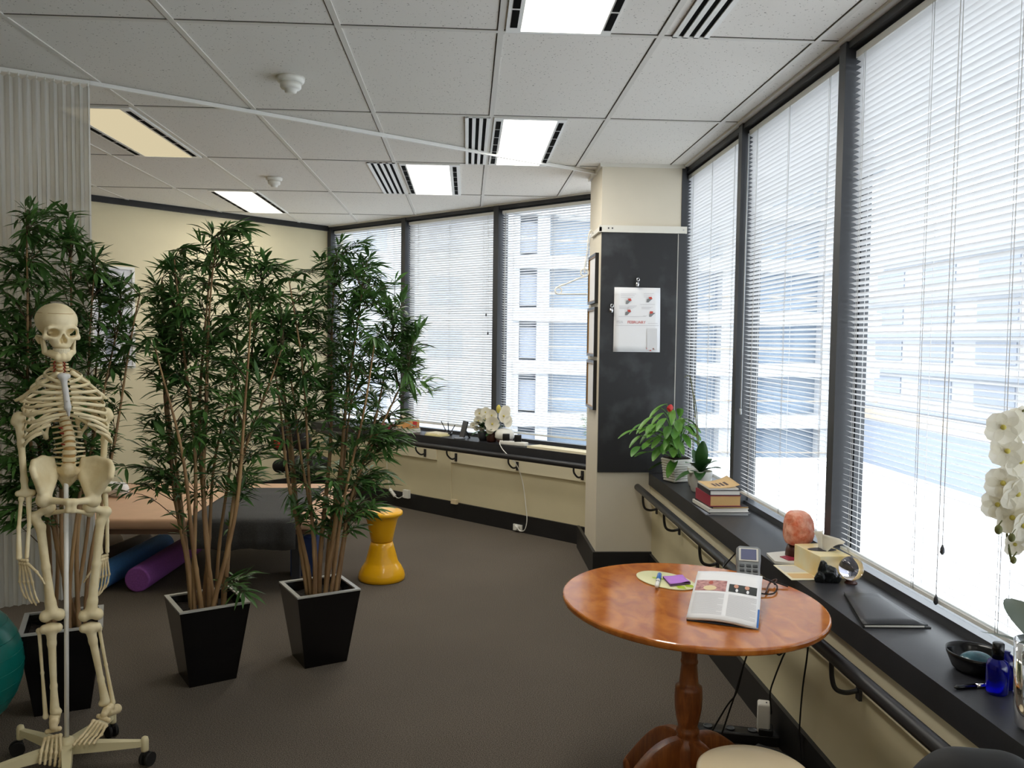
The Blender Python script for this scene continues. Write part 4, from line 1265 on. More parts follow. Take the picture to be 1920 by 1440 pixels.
# --- pedestal table
TC_ = Vector((.735, 2.686, 0)); TZ = .72
tb = thing('pedestal_table', 'polished orange-brown oval pedestal table on a turned wooden column', 'table', TC_)
ax1, ax2 = Vector((.306, -.952, 0))*.456, Vector((.952, .306, 0))*.408
def ring(s, z): return [TC_ + (p-TC_)*s + Vector((0, 0, z)) for p in ellipse_pts(TC_, ax2, ax1, 96)]
m = MB(); prof = [(.0005, TZ), (.985, TZ), (.994, TZ-.002), (.999, TZ-.006), (1.0, TZ-.011), (.997, TZ-.017), (.985, TZ-.022), (.9, TZ-.023), (.0005, TZ-.023)]
rows = [r + [r[0]] for r in (ring(s, z) for s, z in prof)]
m.sheet(rows[::-1], smooth=False); m.build('tabletop', 'burl', tb, merge=1e-6)
def tz(py): return AY(1290, py, 2.686).z
m = MB()
cp = [(.060, TZ-.024), (.060, TZ-.032), (.026, tz(1226)), (.0255, tz(1234)), (.0285, tz(1237)), (.0285, tz(1241)), (.0255, tz(1244)), (.0285, tz(1262)), (.031, tz(1278)), (.033, tz(1282)), (.043, tz(1286)),
      (.044, tz(1292)), (.0455, tz(1305)), (.044, tz(1325)), (.038, tz(1345)), (.032, tz(1358)), (.031, tz(1362)), (.037, tz(1366)), (.038, tz(1372)), (.033, tz(1376)), (.036, tz(1382)), (.046, tz(1390)), (.050, tz(1398)), (.048, .10), (.030, .085)]
m.lathe(cp, TC_, 36); m.build('column', 'turned', tb)
for ang in (203, 293, 23, 113):
    a = radians(ang); D = Vector((cos(a), sin(a), 0)); N = Vector((-D.y, D.x, 0))
    top = bez((.03, 0, .265), (.14, 0, .275), (.20, 0, .20), (.335, 0, .045), 14); bot = bez((.03, 0, .12), (.10, 0, .12), (.16, 0, .12), (.30, 0, .004), 14)
    rows = []
    for p, q in zip(top, bot):
        w = .021
        P_, Q_ = TC_+D*p.x+Vector((0, 0, p.z)), TC_+D*q.x+Vector((0, 0, q.z))
        rows.append([P_+N*w*.7, P_+N*w-Vector((0, 0, .010)), Q_+N*w, Q_-N*w, P_-N*w-Vector((0, 0, .010)), P_-N*w*.7, P_+N*w*.7])
    m = MB(); m.sheet(rows)
    e = TC_+D*.318; m.lathe([(.026, 0), (.03, .010), (.030, .03), (.02, .05)], e, 16)
    m.build('leg', 'turned', tb)
# --- hourglass stools
def stool(label, c, m_, sr=1.0, rz=0):
    t = thing('hourglass_stool', label, 'stool', (c[0], c[1], 0), 'hourglass plastic stools')
    lo = [(.140*sr, 0), (.148*sr, .006), (.150*sr, .022), (.144*sr, .050), (.126*sr, .085), (.110*sr, .108), (.104*sr, .118), (.092*sr, .165), (.078*sr, .215), (.0685*sr, .246)]
    up = [(.0665*sr, .249), (.070*sr, .252), (.0775*sr, .295), (.0885*sr, .345), (.098*sr, .385), (.110*sr, .408), (.124*sr, .418)]
    st = [(.122*sr, .418), (.131*sr, .421), (.133*sr, .430), (.131*sr, .441), (.122*sr, .447), (.09*sr, .449), (.0005, .4495)]
    m = MB(); m.lathe(lo, (c[0], c[1], 0), 48); m.build('lower_body', m_, t)
    m = MB(); m.lathe(up, (c[0], c[1], 0), 48); m.build('upper_body', m_, t)
    m = MB(); m.lathe(st, (c[0], c[1], 0), 48); m.build('seat', m_, t)
    return t
stool('yellow hourglass plastic stool on the carpet beside the right-hand bamboo', (-.535, 5.455), 'yellow')
stool('cream round stool at the bottom edge, in front of the pedestal table', (.755, 2.115), 'cream_plastic', 1.1)
# --- treatment bed
bed = thing('treatment_table', 'low treatment table with beige top, partly under a charcoal blanket, behind the bamboo', 'massage table', (-1.98, 5.80, 0))
m = MB(); m.box((-1.98, 5.80, .418), (2.24, 1.30, .066), bev=.022); m.build('mattress', 'beige_vinyl', bed)
m = MB(); m.box((-1.98, 5.80, .368), (2.16, 1.22, .034)); m.build('frame', 'taupe_vinyl', bed)
for x in (-2.9, -1.06):
    for y in (5.35, 6.25):
        m = MB(); m.box((x, y, .176), (.05, .05, .35)); m.build('leg', 'frame_grey', bed)
bl = thing('blanket', 'charcoal blanket hanging over the front of the beige treatment table', 'blanket', (-1.30, 5.14, .27))
rows = []
for i, (y, z) in enumerate([(6.2, .456), (5.9, .457), (5.6, .4565), (5.3, .458), (5.17, .4575), (5.140, .450), (5.128, .43), (5.126, .38), (5.122, .33), (5.118, .275)]):
    rows.append([Vector((lerp(-1.66, -1.02, k/24), y-(.010*sin(k*.9)+.006*sin(k*2.1))*max(0, (i-5)/4), z+(.006*sin(k*.55) if i > 8 else 0))) for k in range(25)])
m = MB(); m.sheet(rows); m.build('cloth', 'charcoal_cloth', bl, solid=.006)
pw = MB(); p = AZ(217, 930, .455)
solid('rolled_towel', [('c', (p.x-.07, p.y+.02, .50), (p.x+.05, p.y-.02, .50), .045, .045), ('c', (p.x-.07, p.y+.02, .515), (p.x+.05, p.y-.02, .515), .035, .035)], 'white_cloth', None, h=.006, k=.02, loc=(p.x, p.y, .455))
tag(bpy.data.objects['rolled_towel'], 'white rolled towel on the beige treatment table beside the skeleton', 'towel')
def roller(name, label, m_, a, b, r, group=None):
    a, b = Vector(a), Vector(b)
    t = MB(); L = (b-a).length; t.lathe([(r*.86, 0), (r*.97, .004), (r, .014), (r, L-.014), (r*.97, L-.004), (r*.86, L)], a, 40, axis=b-a)
    o = t.build(name, m_, None, loc=((a.x+b.x)/2, (a.y+b.y)/2, 0)); tag(o, label, 'foam roller' if 'roller' in name else 'bolster', group); return o
roller('foam_roller', 'purple foam roller on the carpet, in front of the blue roller', 'purple_foam', (-1.975, 5.17, .077), (-1.93, 6.08, .077), .077)
roller('foam_roller', 'blue foam roller lying behind the purple roller', 'blue_foam', (-2.225, 5.17, .077), (-2.13, 6.08, .077), .077)
roller('bolster', 'cream bolster end under the treatment table, behind the skeleton', 'tan_cloth', (-2.58, 5.86, .07), (-2.52, 6.2, .07), .07)
roller('bolster', 'grey-brown bolster between cream bolster and blue roller', 'grey_cloth', (-2.40, 5.66, .065), (-2.30, 6.2, .065), .065)
m = MB(); p = AZ(206, 1024, 0); m.box((p.x, p.y, .07), (.10, .10, .14), bev=.01); o = m.build('storage_box', 'orange', None, loc=(p.x, p.y, 0)); tag(o, 'small orange box on the floor below the treatment table', 'box')
m = MB(); m.box((-1.045, 5.58, .13), (.17, .15, .26), bev=.008); o = m.build('storage_tub', 'navy', None, loc=(-1.045, 5.58, 0)); tag(o, 'navy blue box on the carpet behind the right-hand bamboo pot', 'box')
# --- exercise ball
m = MB(); c = Vector((-1.976, 3.265, .275)); m.ball(c, .275, 64, 36)
eb = thing('exercise_ball', 'teal exercise ball at the left edge behind the skeleton stand', 'exercise ball', (c.x, c.y, 0))
m.build('ball', 'teal_ball', eb)
for k in range(-3, 4):
    z = c.z+k*.055; r = sqrt(.2752**2-(k*.055)**2); g_ = MB(); g_.tube([(c.x+r*cos(a), c.y+r*sin(a), z) for a in [2*pi*i/60 for i in range(60)]], .0016, 5, closed=True); g_.build('ridge', 'teal_ball', eb)
# --- chairs
def office_chair(label, c, rz, zseat, ztop, m_='rubber'):
    t = thing('office_chair', label, 'chair', (0, 0, 0))
    s = solid('seat', [('c', (-.15, -.10, zseat), (.15, -.10, zseat), .055, .055), ('c', (-.14, .14, zseat), (.14, .14, zseat), .055, .055), ('c', (-.13, 0, zseat), (.13, 0, zseat), .055, .055)], m_, t, h=.008, k=.08)
    zb = zseat+.14
    solid('backrest', [('c', (-.03, .235, ztop-.07), (.03, .235, ztop-.07), .068, .068), ('c', (-.11, .23, zb+.06), (.11, .23, zb+.06), .06, .06), ('c', (-.075, .233, (zb+ztop)/2), (.075, .233, (zb+ztop)/2), .062, .062)], m_, t, h=.008, k=.07)
    m = MB(); m.tube(smooth_path([(0, .05, zseat-.05), (0, .23, zseat-.06), (0, .285, zseat+.05), (0, .285, zb+.12)], 5), .018, 8); m.build('back_bar', 'black_plastic', t)
    m = MB(); m.lathe([(.03, .09), (.03, .25), (.022, .25), (.022, zseat-.04)], (0, 0, 0), 18); m.build('gas_post', 'black_plastic', t)
    for k in range(5):
        a = 2*pi*k/5+.3; e = Vector((cos(a)*.27, sin(a)*.27, .055))
        m = MB(); m.tube([(0, 0, .115), e+Vector((0, 0, .03))], [.028, .016], 8); l = m.build('base_leg', 'black_plastic', t)
        w_ = MB(); N = Vector((-sin(a), cos(a), 0)); w_.cyl(e-N*.02-Vector((0, 0, .027)), e+N*.02-Vector((0, 0, .027)), .028, 18); w_.build('castor', 'rubber', l)
    t.location = c; t.rotation_euler = (0, 0, rz); return t
office_chair('black rounded chair back at the bottom edge, under the dark handrail', (.825, 1.12, 0), radians(-12), .47, .872)
office_chair('black chair behind the bamboo, holding a red bundle', (-1.36, 7.1, 0), radians(170), .50, .90)
p = AY(538, 812, 6.86)
solid('red_bundle', [('e', (p.x, p.y, p.z), (.10, .05, .07)), ('e', (p.x+.09, p.y-.01, p.z+.05), (.05, .04, .04)), ('e', (p.x-.06, p.y, p.z-.07), (.06, .045, .06)), ('e', (p.x+.13, p.y, p.z-.06), (.05, .03, .03))], 'red_flower', None, h=.007, k=.03, loc=(p.x, p.y, p.z-.12))
tag(bpy.data.objects['red_bundle'], 'red cloth bundle glimpsed through the right-hand bamboo leaves', 'cloth bundle')
# --- framed picture on the far wall
class Plane_: pass
def onA(px, py, off=0):      # far plain wall
    d = ray(px, py); n = FB.u; b = FB.P(A_S+off, 0, 0)-EYE
    t = b.dot(n)/d.dot(n); p = EYE+d*t; return (p-FB.M0).dot(FB.n), p.z
fo0, z1 = onA(250, 502); _, z0 = onA(250, 690); fo1, _ = onA(168, 500)
pf = thing('wall_picture', 'white framed picture with grey print on the far cream wall', 'picture', FB.P(A_S, (fo0+fo1)/2, z0))
def abox(mb, a0, a1, z0_, z1_, s0, s1, mi=0): return FB.box(mb, A_S+s0, A_S+s1, a0, a1, z0_, z1_, mi)
m = MB(); w_ = .022
for a0, a1, y0, y1 in ((fo0, fo1, z0, z0+w_), (fo0, fo1, z1-w_, z1), (fo0, fo0+w_, z0+w_, z1-w_), (fo1-w_, fo1, z0+w_, z1-w_)): abox(m, a0, a1, y0, y1, 0, .026)
m.build('frame', 'white_metal', pf)
m = MB(); abox(m, fo0+w_, fo1-w_, z0+w_, z1-w_, .002, .012); m.build('mat_board', 'picture', pf)
m = MB(); abox(m, fo0+.20, fo1-.1, lerp(z0, z1, .55), lerp(z0, z1, .90), .012, .0135); abox(m, fo0+.16, fo1-.12, lerp(z0, z1, .12), lerp(z0, z1, .40), .012, .0135); m.build('print', 'ext_slate', pf)

# --- handrails
def handrail(label, fc, s0, s1, off, z, plates, r=.0215, zp=.50):
    t = thing('handrail', label, 'handrail', fc.P((s0+s1)/2, off, z), 'black wall handrails')
    m = MB(); m.tube([fc.P(s0, off, z), fc.P(s0+.006, off, z), fc.P(s1-.006, off, z), fc.P(s1, off, z)], [r*.8, r, r, r*.8], 18); m.build('rail', 'rail', t)
    for s in plates:
        b = MB(); fc.box(b, s-.012, s+.012, .190, .200, zp-.035, zp+.035)
        pts = smooth_path([fc.P(s, .198, zp-.005), fc.P(s, .235, zp-.012), fc.P(s, .268, zp), fc.P(s, off-.004, zp+.035), fc.P(s, off, z-.01)], 6)
        b.tube(pts, .0075, 10); b.build('bracket', 'rail', t)
handrail('black handrail along the far window wall below the sill', FB, A_S+.25, 2.15, .307, .622, (FB.hit(797, 845, .195)[0], FB.hit(855, 858, .195)[0], FB.hit(970, 876, .195)[0], FB.hit(1092, 893, .195)[0], -1.05), zp=.535)
handrail('black handrail along the right window wall, running under the table edge', FC, .2, 5.475, .285, .602, (5.30, 4.72, 3.98, 2.50, 1.3), zp=.495)

# --- outlets and cables on the far skirting
def bpt(px, py, off): s, z = FB.hit(px, py, off); return FB.P(s, off, z)
def outlet(name, label, px0, py0, px1, py1, off0, off1, m_='white_plastic'):
    s0, z1_ = FB.hit(px0, py0, off1); s1, z0_ = FB.hit(px1, py1, off1)
    m = MB(); FB.box(m, s0, s1, off0, off1, z0_, z1_); o = m.build(name, m_, None, loc=FB.P((s0+s1)/2, off0, z0_)); tag(o, label, 'outlet'); return o
outlet('power_outlet', 'white double power outlet on the far black skirting beside an inline plug', 755, 918, 765, 935, .195, .225)
outlet('power_outlet', 'small cream outlet on the far skirting, midway along', 845, 936, 855, 946, .195, .222, 'cream_plastic')
outlet('power_outlet', 'rightmost outlet on the far skirting, with a round white plug in it', 962, 982, 978, 997, .195, .206)
m = MB(); a, b = bpt(731, 917, .215), bpt(741, 931, .215); m.tube([a, a.lerp(b, .05), a.lerp(b, .95), b], [.012, .016, .016, .012], 8)
m.tube(smooth_path([b, bpt(748, 934, .22), bpt(756, 930, .228)], 5), .004, 6); m.tube(smooth_path([a, bpt(726, 880, .21), bpt(725, 860, .21)], 5), .003, 6)
o = m.build('inline_adapter', 'white_plastic', None, loc=b); tag(o, 'white inline adapter dangling on the far skirting near the bamboo leaves', 'adapter')
cb = thing('power_cable', 'white cable hanging from power strip over the far handrail down to the skirting', 'cable', bpt(975, 990, .22))
m = MB(); m.tube(smooth_path([bpt(938, 826, .19), bpt(937, 832, .215), bpt(942, 842, .235), bpt(951, 852, .26), bpt(966, 868, .27), bpt(974, 884, .235), bpt(981, 910, .215), bpt(986, 950, .215), bpt(988, 975, .225), bpt(984, 993, .235), bpt(976, 996, .24), bpt(971, 991, .235)], 6), .0038, 8)
m.build('cord', 'white_plastic', cb)
m = MB(); p = bpt(970, 989, .207); m.cyl(p, p+FB.n*.032, .026, 20, r2=.018); m.build('plug', 'white_plastic', cb)

# --- electrical clutter below the table
ps = thing('power_strip', 'black power board on the carpet under the table, behind the cream stool', 'power strip', (1.05, 3.22, 0))
m = MB(); R_ = Matrix.Rotation(radians(-14), 3, 'Z'); m.box((1.06, 3.20, .022), (.34, .07, .042), rz=radians(-14), bev=.006); m.build('body', 'black_plastic', ps)
for k in range(3):
    c = Vector((1.06, 3.20, .044))+R_ @ Vector((-.10+k*.085, 0, 0)); m = MB(); m.lathe([(.017, 0), (.019, .004), (.014, .004), (.013, .001)], c, 16); m.build('socket', 'terminal_dark', ps)
m = MB(); c = Vector((1.06, 3.20, .0436))+R_ @ Vector((.13, 0, 0)); m.box(c, (.030, .03, .001), rz=radians(-14)); m.build('rating_label', 'paper', ps)
ad = thing('plug_adapter', 'pale upright plug adapter on the black power board by the skirting', 'adapter', (1.165, 3.17, .04))
m = MB(); m.box((1.165, 3.17, .105), (.048, .055, .115), rz=-.3, bev=.008); m.build('shell', 'light_cover', ad)
m = MB(); m.box((1.172, 3.165, .055), (.055, .062, .028), rz=-.3, bev=.005); m.build('plug_base', 'black_plastic', ad)
def cable(label, pts, r=.0032, m_='rubber', name='power_cable'):
    m = MB(); m.tube(smooth_path(pts, 8), r, 8); P_ = min(pts, key=lambda q: q[2])
    o = m.build(name, m_, None, loc=P_); tag(o, label, 'cable'); return o
def at_y(px, py, y): return tuple(AY(px, py, y))
cable('black cable dropping from the table edge to the floor near the turned column', [at_y(1405, 1215, 2.93), at_y(1395, 1245, 2.94), at_y(1380, 1300, 2.96), at_y(1362, 1325, 2.97), (.86, 3.0, .05), (.80, 3.02, .012), (.84, 3.10, .009), (.92, 3.16, .02)])
cable('second black cable, curving from table edge to the floor beside the first', [at_y(1404, 1216, 2.98), at_y(1390, 1262, 2.98), at_y(1372, 1320, 2.99), (.93, 3.04, .03), (.87, 3.08, .008), (.80, 3.12, .008), (.84, 3.2, .008), (.93, 3.23, .02)])
cable('looped black cable hanging to the pale adapter under the table', [at_y(1468, 1214, 3.06), at_y(1456, 1222, 3.06), at_y(1461, 1228, 3.05), at_y(1472, 1222, 3.06), at_y(1466, 1236, 3.06), at_y(1452, 1272, 3.08), at_y(1444, 1300, 3.10), at_y(1446, 1338, 3.14), (1.172, 3.165, .165)])
cable('straight black cable hanging in front of the right wall below the handrail', [tuple(AX(1516, 1205, 1.205)), tuple(AX(1512, 1240, 1.205)), tuple(AX(1505, 1290, 1.205)), tuple(AX(1500, 1350, 1.206)), tuple(AX(1499, 1383, 1.206)), (1.205, 2.90, .05), (1.20, 2.93, .006)])
m = MB(); m.tube(smooth_path([(1.10, 3.05, .03), (1.16, 2.98, .034), (1.18, 2.93, .03), (1.14, 2.92, .028)], 6), .026, 10); o = m.build('cable_bundle', 'rubber', None, loc=(1.14, 2.98, 0)); tag(o, 'bundle of dark cable by the right skirting, behind the cream stool', 'cable bundle')
# ================================================================== on the table
tz_ = TZ
# tray
c4 = [AZ(*q, TZ+.005) for q in ((1193, 1081), (1302, 1094), (1236, 1070), (1262, 1103))]
cen = (c4[0]+c4[1]+c4[2]+c4[3])/4; ea = (c4[1]-c4[0])/2; eb_ = (c4[3]-c4[2])/2
def eo(s, z): return [Vector((cen.x, cen.y, z)) + (ea*cos(a)+eb_*sin(a))*s for a in [2*pi*k/56 for k in range(57)]]
ty = thing('oval_tray', 'pale green oval place mat with lime blocks, holding notes and pen', 'tray', (cen.x, cen.y, TZ))
m = MB(); m.sheet([[Vector((p.x, p.y, p.z)) for p in eo(s, z)] for s, z in ((.001, TZ+.005), (.97, TZ+.005), (1, TZ+.0035), (.99, TZ+.0006), (.001, TZ+.0006))][::1]); m.build('plate', 'tray', ty, merge=1e-6)
m = MB()
for (a, b, sx, sy) in ((-.32, -.05, .12, .05), (-.05, -.02, .10, .045), (.35, .72, .14, .10), (.70, .45, .14, .09), (.05, .25, .05, .05)):
    c = cen+ea*a+eb_*b; m.add([Vector((c.x, c.y, TZ+.0056))+ea*sx*i+eb_*sy*1.6*j for i, j in ((-1,-1),(1,-1),(1,1),(-1,1))], [(0,1,2,3)])
m.build('lime_blocks', 'tray_green', ty)
sn = thing('sticky_notes', 'violet sticky note pad on the pale green place mat', 'sticky notes', AZ(1270, 1087, TZ+.006))
q4 = [AZ(*q, TZ+.018) for q in ((1243, 1078), (1280, 1077), (1295, 1089), (1257, 1093))]
m = MB(); m.add([Vector((p.x, p.y, TZ+.0065)) for p in q4]+[Vector((p.x, p.y, TZ+.0125)) for p in q4], [(3,2,1,0),(0,1,5,4),(1,2,6,5),(2,3,7,6),(3,0,4,7)]); m.build('pad', 'violet_edge', sn)
m = MB(); rows = []
for i in range(5):
    rows.append([q4[0].lerp(q4[1], j/4).lerp(q4[3].lerp(q4[2], j/4), i/4)+Vector((0, 0, -.0052+.004*(abs(i/2-1)**2)*(.3 if j < 3 else 1))) for j in range(5)])
m.sheet(rows); m.build('top_note', 'violet_note', sn, solid=.0006)
a, b = AZ(1231, 1100, TZ+.012), AZ(1237, 1076, TZ+.012)
pn = thing('pen', 'blue and white pen lying across the pale green place mat', 'pen', AZ(1234, 1088, TZ+.006))
m = MB(); m.tube([a, a.lerp(b, .04), a.lerp(b, .5)], [.004, .0072, .0072], 10); m.build('barrel', 'white_plastic', pn)
m = MB(); m.tube([a.lerp(b, .5), a.lerp(b, .95), b], [.0078, .0078, .004], 10); m.build('cap', 'pen_blue', pn)
m = MB(); u = a.lerp(b, .32); m.tube([u-Vector((.0045, 0, 0)), u+Vector((.0045, 0, 0))], .0078, 8); m.build('grip_mark', 'black_plastic', pn)
# magazine, its far edge propped on the card terminal
BL, BR_ = AZ(1287, 1158, TZ+.010), AZ(1421.7, 1178.6, TZ+.005)
def up_ray(px, py, t): d = ray(px, py); g_ = AZ(px, py, TZ); return EYE+(g_-EYE)*t
TL, TR = up_ray(1308.6, 1071, .918), up_ray(1429.8, 1080.5, .904)
mg = thing('magazine', 'open magazine page with two photographs, propped on the card terminal', 'magazine', (BL+BR_)/2-Vector((0, 0, .008)))
def page(u, v, lift=0):       # u across, v up the page
    p = BL.lerp(BR_, u).lerp(TL.lerp(TR, u), v)
    n_ = (BR_-BL).cross(TL-BL).normalized()
    return p + n_*(.010*sin(pi*u)*(1-.4*v) + .006*sin(pi*v) + lift)
def psheet(u0, u1, v0, v1, lift, nu=10, nv=10): return [[page(lerp(u0, u1, i/nu), lerp(v0, v1, j/nv), lift) for i in range(nu+1)] for j in range(nv+1)]
m = MB(); m.sheet(psheet(0, 1, 0, 1, 0)); m.build('top_page', 'paper', mg, solid=.0008)
m = MB(); m.sheet(psheet(.01, 1, 0, .99, -.0045)); m.build('lower_pages', 'pages', mg, solid=.006)
m = MB(); m.sheet([[Vector((p.x, p.y, TZ+.0025)) for p in (BL.lerp(BR_, i/6).lerp(TL.lerp(TR, i/6), j*.25) for i in range(7))] for j in range(2)]); m.build('back_cover', 'dark_cover', mg, solid=.002)
m = MB(); m.sheet(psheet(.03, .49, .52, .76, .0009)); m.build('pink_photo', mat('pink_photo_print', srgb(206, 156, 150), .5, col2=srgb(150, 96, 100), vscale=70), mg)
def blob(u, v, ru, rv, lift, m_, nm, n=14):
    b = MB(); b.add([page(u, v, lift)]+[page(u+ru*cos(2*pi*k/n), v+rv*sin(2*pi*k/n), lift) for k in range(n)], [(0, 1+k, 1+(k+1) % n) for k in range(n)]); return b.build(nm, m_, mg)
skin = mat('printed_skin', srgb(206, 150, 126), .6); cream_p = mat('printed_cream', srgb(226, 206, 164), .6)
blob(.25, .58, .10, .055, .0013, cream_p, 'printed_shape'); blob(.25, .70, .035, .04, .0014, mat('printed_red_skin', srgb(176, 84, 70), .6), 'printed_shape')
m = MB(); m.sheet(psheet(.53, .94, .53, .70, .0009)); m.build('dark_photo', mat('dark_photo_print', srgb(44, 48, 46), .5), mg)
for u in (.64, .80):
    blob(u+.005, .565, .05, .035, .0012, 'dark_cover', 'printed_shape'); blob(u+.01, .57, .02, .035, .0014, 'paper', 'printed_shape'); blob(u-.005, .655, .035, .04, .0016, skin, 'printed_shape')
tx = MB()
for c0, c1 in ((.04, .48), (.54, .95)):
    for k in range(24):
        v = .47-.017*k; tx.sheet(psheet(c0, c1-(.08 if k % 7 == 6 else 0), v, v+.006, .001, 6, 1))
tx.build('printed_text', 'print_light', mg)
m = MB(); m.sheet(psheet(.975, 1.0, .0, .30, .001, 2, 6)); m.build('blue_edge', 'pen_blue', mg)
# card terminal
tt = thing('card_terminal', 'grey card payment terminal with keypad standing on the table behind the magazine', 'card terminal', (.93, 2.69, TZ))
pb = AZ(1406, 1112, TZ+.004); pt = up_ray(1402, 1027, .905)
pb = Vector((.925, 2.685, TZ+.006)); pt = AY(1403, 1029, 2.80)
ud = (pt-pb).normalized(); L_ = (pt-pb).length
rgt = Vector((1, -.30, 0)); rgt = (rgt-ud*rgt.dot(ud)).normalized(); nf = rgt.cross(ud).normalized()
if nf.y > 0: nf = -nf
RM = Matrix((rgt, -nf, ud)).transposed()
def T(u, v, w): return pb+rgt*u+ud*v+nf*w
m = MB(); rows = []
for v, hw, th in ((0, .034, .016), (.01, .037, .019), (L_*.55, .037, .019), (L_*.72, .040, .023), (L_*.95, .040, .023), (L_, .034, .016)):
    rows.append([T(x*hw, v, y*th) for x, y in ((-1, .6), (-.85, 1), (.85, 1), (1, .6), (1, -1), (-1, -1), (-1, .6))])
m.sheet(rows, smooth=False); n0 = len(m.v); m.f.append(tuple(range(5, -1, -1))); m.m.append(0); m.sm.append(False); m.f.append(tuple(n0-7+k for k in range(6))); m.m.append(0); m.sm.append(False)
body = m.build('body', 'terminal', tt)
m = MB(); m.box(T(0, L_*.80, .0235), (.062, .002, L_*.27), mtx=RM); m.build('screen_bezel', 'light_cover', body)
m = MB(); m.box(T(0, L_*.80, .0250), (.050, .002, L_*.22), mtx=RM); m.build('screen', 'lcd', body)
for r in range(4):
    for c in range(3):
        m = MB(); m.box(T((c-1)*.021, L_*(.575-.095*r), .0205), (.0155, .005, L_*.055), mtx=RM, bev=.0015); m.build('key', 'terminal_dark', body)
m = MB(); m.box(T(0, .035, -.035), (.06, .05, .075), mtx=RM, bev=.006); m.build('stand', 'black_plastic', tt)
cable('black cable from the card terminal to the sill', [tuple(T(.03, .03, -.03)), (1.02, 2.72, TZ+.006), (1.06, 2.80, TZ+.012), (1.03, 2.86, TZ+.02), (1.10, 2.80, TZ+.006)], .0026)
cable('dark lead between the handrail and the card terminal', [tuple(AY(1382, 1034, 3.05)), tuple(AY(1366, 1052, 3.2)), tuple(AY(1356, 1064, 3.35)), (1.10, 3.5, .628)], .0026)
gl = MB(); gp = AZ(1437, 1105, TZ); gl.tube(smooth_path([AZ(1436, 1112, TZ+.006), AZ(1444, 1092, TZ+.012), AZ(1456, 1087, TZ+.02), AZ(1452, 1096, TZ+.006)], 6), .003, 8)
o = gl.build('eyeglasses_cord', 'dark_wood', None, loc=AZ(1444, 1098, TZ)); tag(o, 'thin brown cord loop on the table right of the card terminal', 'cord')

# ================================================================== chalkboard and what hangs there
YB = 5.51
ck = MB(); ck.box2((.863, YB-.010, .694), (1.362, YB-.001, 2.256)); o = ck.build('chalkboard', 'chalkboard', None, loc=(1.11, YB, .692)); tag(o, 'tall black smudged chalkboard covering the pillar front', 'chalkboard')
st_ = MB(); st_.box2((1.362, YB-.009, .692), (1.368, YB, 2.256)); struct('trim_15', st_, 'light_cover')
sh = thing('hanging_rail', 'white timber rail fixed across the pillar above the chalkboard', 'rail', (1.13, YB, 2.256))
m = MB(); m.box2((.845, YB-.022, 2.258), (1.418, YB, 2.302)); m.build('front_strip', 'white_trim', sh)
m = MB(); m.box2((.843, YB-.022, 2.262), (.861, 5.86, 2.290)); m.build('side_strip', 'white_trim', sh)
for x, z in ((.905, 2.283), (.93, 2.283), (1.395, 2.28)):
    m = MB(); m.cyl((x, YB-.0225, z), (x, YB-.0245, z), .005, 12); m.build('screw', 'dark_cover' if x < 1 else 'steel', sh)
def ctext(body, px, py, size, m_, nm, par, y):
    p = AY(px, py, y); return text_mesh(body, size, m_, Matrix.Translation(p) @ Matrix.Rotation(pi/2, 4, 'X'), nm, par)
cal = thing('wall_calendar', 'white paper calendar sheet reading FEBRUARY, clipped to the chalkboard', 'calendar', AY(1194, 660, YB-.011))
yc = YB-.0115
def cq(pts, y=yc): return [AY(px, py, y) for px, py in pts]
m = MB(); tl_, tr_, br_, bl_ = cq(((1152.0, 538.5), (1238.0, 540), (1237.0, 660.5), (1149.5, 659.5)))
rows = [[tl_.lerp(tr_, i/8).lerp(bl_.lerp(br_, i/8), j/10)+Vector((0, -.004*sin(pi*j/10)-.002*sin(pi*i/8), 0)) for i in range(9)] for j in range(11)]
m.sheet(rows); m.build('sheet', 'paper', cal, solid=.0006)
yt = yc-.0085
ctext('FEBRUARY', 1193.5, 604.5, .0255, 'print_red', 'month_lettering', cal, yt)
ctext('PSIA', 1162, 604, .024, 'print_light', 'pencil_lettering', cal, yt)
m = MB()
for k in range(3):
    for x0, x1, y in ((1164, 1193, 550.5+3.2*k), (1207, 1226, 550+3.2*k), (1161, 1192, 575+1.6*k), (1203, 1224, 575.5+1.6*k)):
        m.add(cq(((x0, y), (x1-3*k, y+.3), (x1-3*k, y+.9), (x0, y+.6)), yt), [(0,1,2,3)])
for x0, x1, y in ((1160, 1194, 573), (1200, 1228, 570.5), (1206, 1213, 592), (1160, 1211, 593), (1215, 1233, 606), (1154, 1235, 610.2)): m.add(cq(((x0, y), (x1, y), (x1, y+.7), (x0, y+.7)), yt), [(0,1,2,3)])
m.build('ruled_lines', 'print_light', cal)
m = MB(); m.add(cq(((1213, 616), (1232, 616), (1232, 656), (1213, 656)), yt), [(0,1,2,3)]); m.build('note_panel', mat('note_panel_grey', srgb(216, 216, 218), .7), cal)
for k, (x, y, f) in enumerate(((1179, 565, 1), (1218, 562, 1), (1178, 586, 1), (1223, 589, -1))):
    m = MB(); m.add(cq(((x-6, y+5), (x-5, y-1), (x, y-3), (x+6, y-2), (x+2, y+1), (x-2, y+5)), yt), [(0,1,2,3,4,5)]); m.build('hand_drawing', 'print_skin', cal)
    m = MB(); m.add(cq(((x-2*f, y-5), (x+4*f, y-5.5), (x+5*f, y-1), (x, y-1)), yt-.0003), [(0,1,2,3)]); m.build('red_drawing', 'print_red', cal)
for x, y, f in ((1213.5, 654, 1), (1219.5, 656.5, -1), (1225, 654, -1)):
    m = MB(); m.add(cq(((x-2, y-1.5*f), (x+2, y-1.5*f), (x, y+2*f)), yt), [(0,1,2)]); m.build('red_triangle', 'print_red', cal)
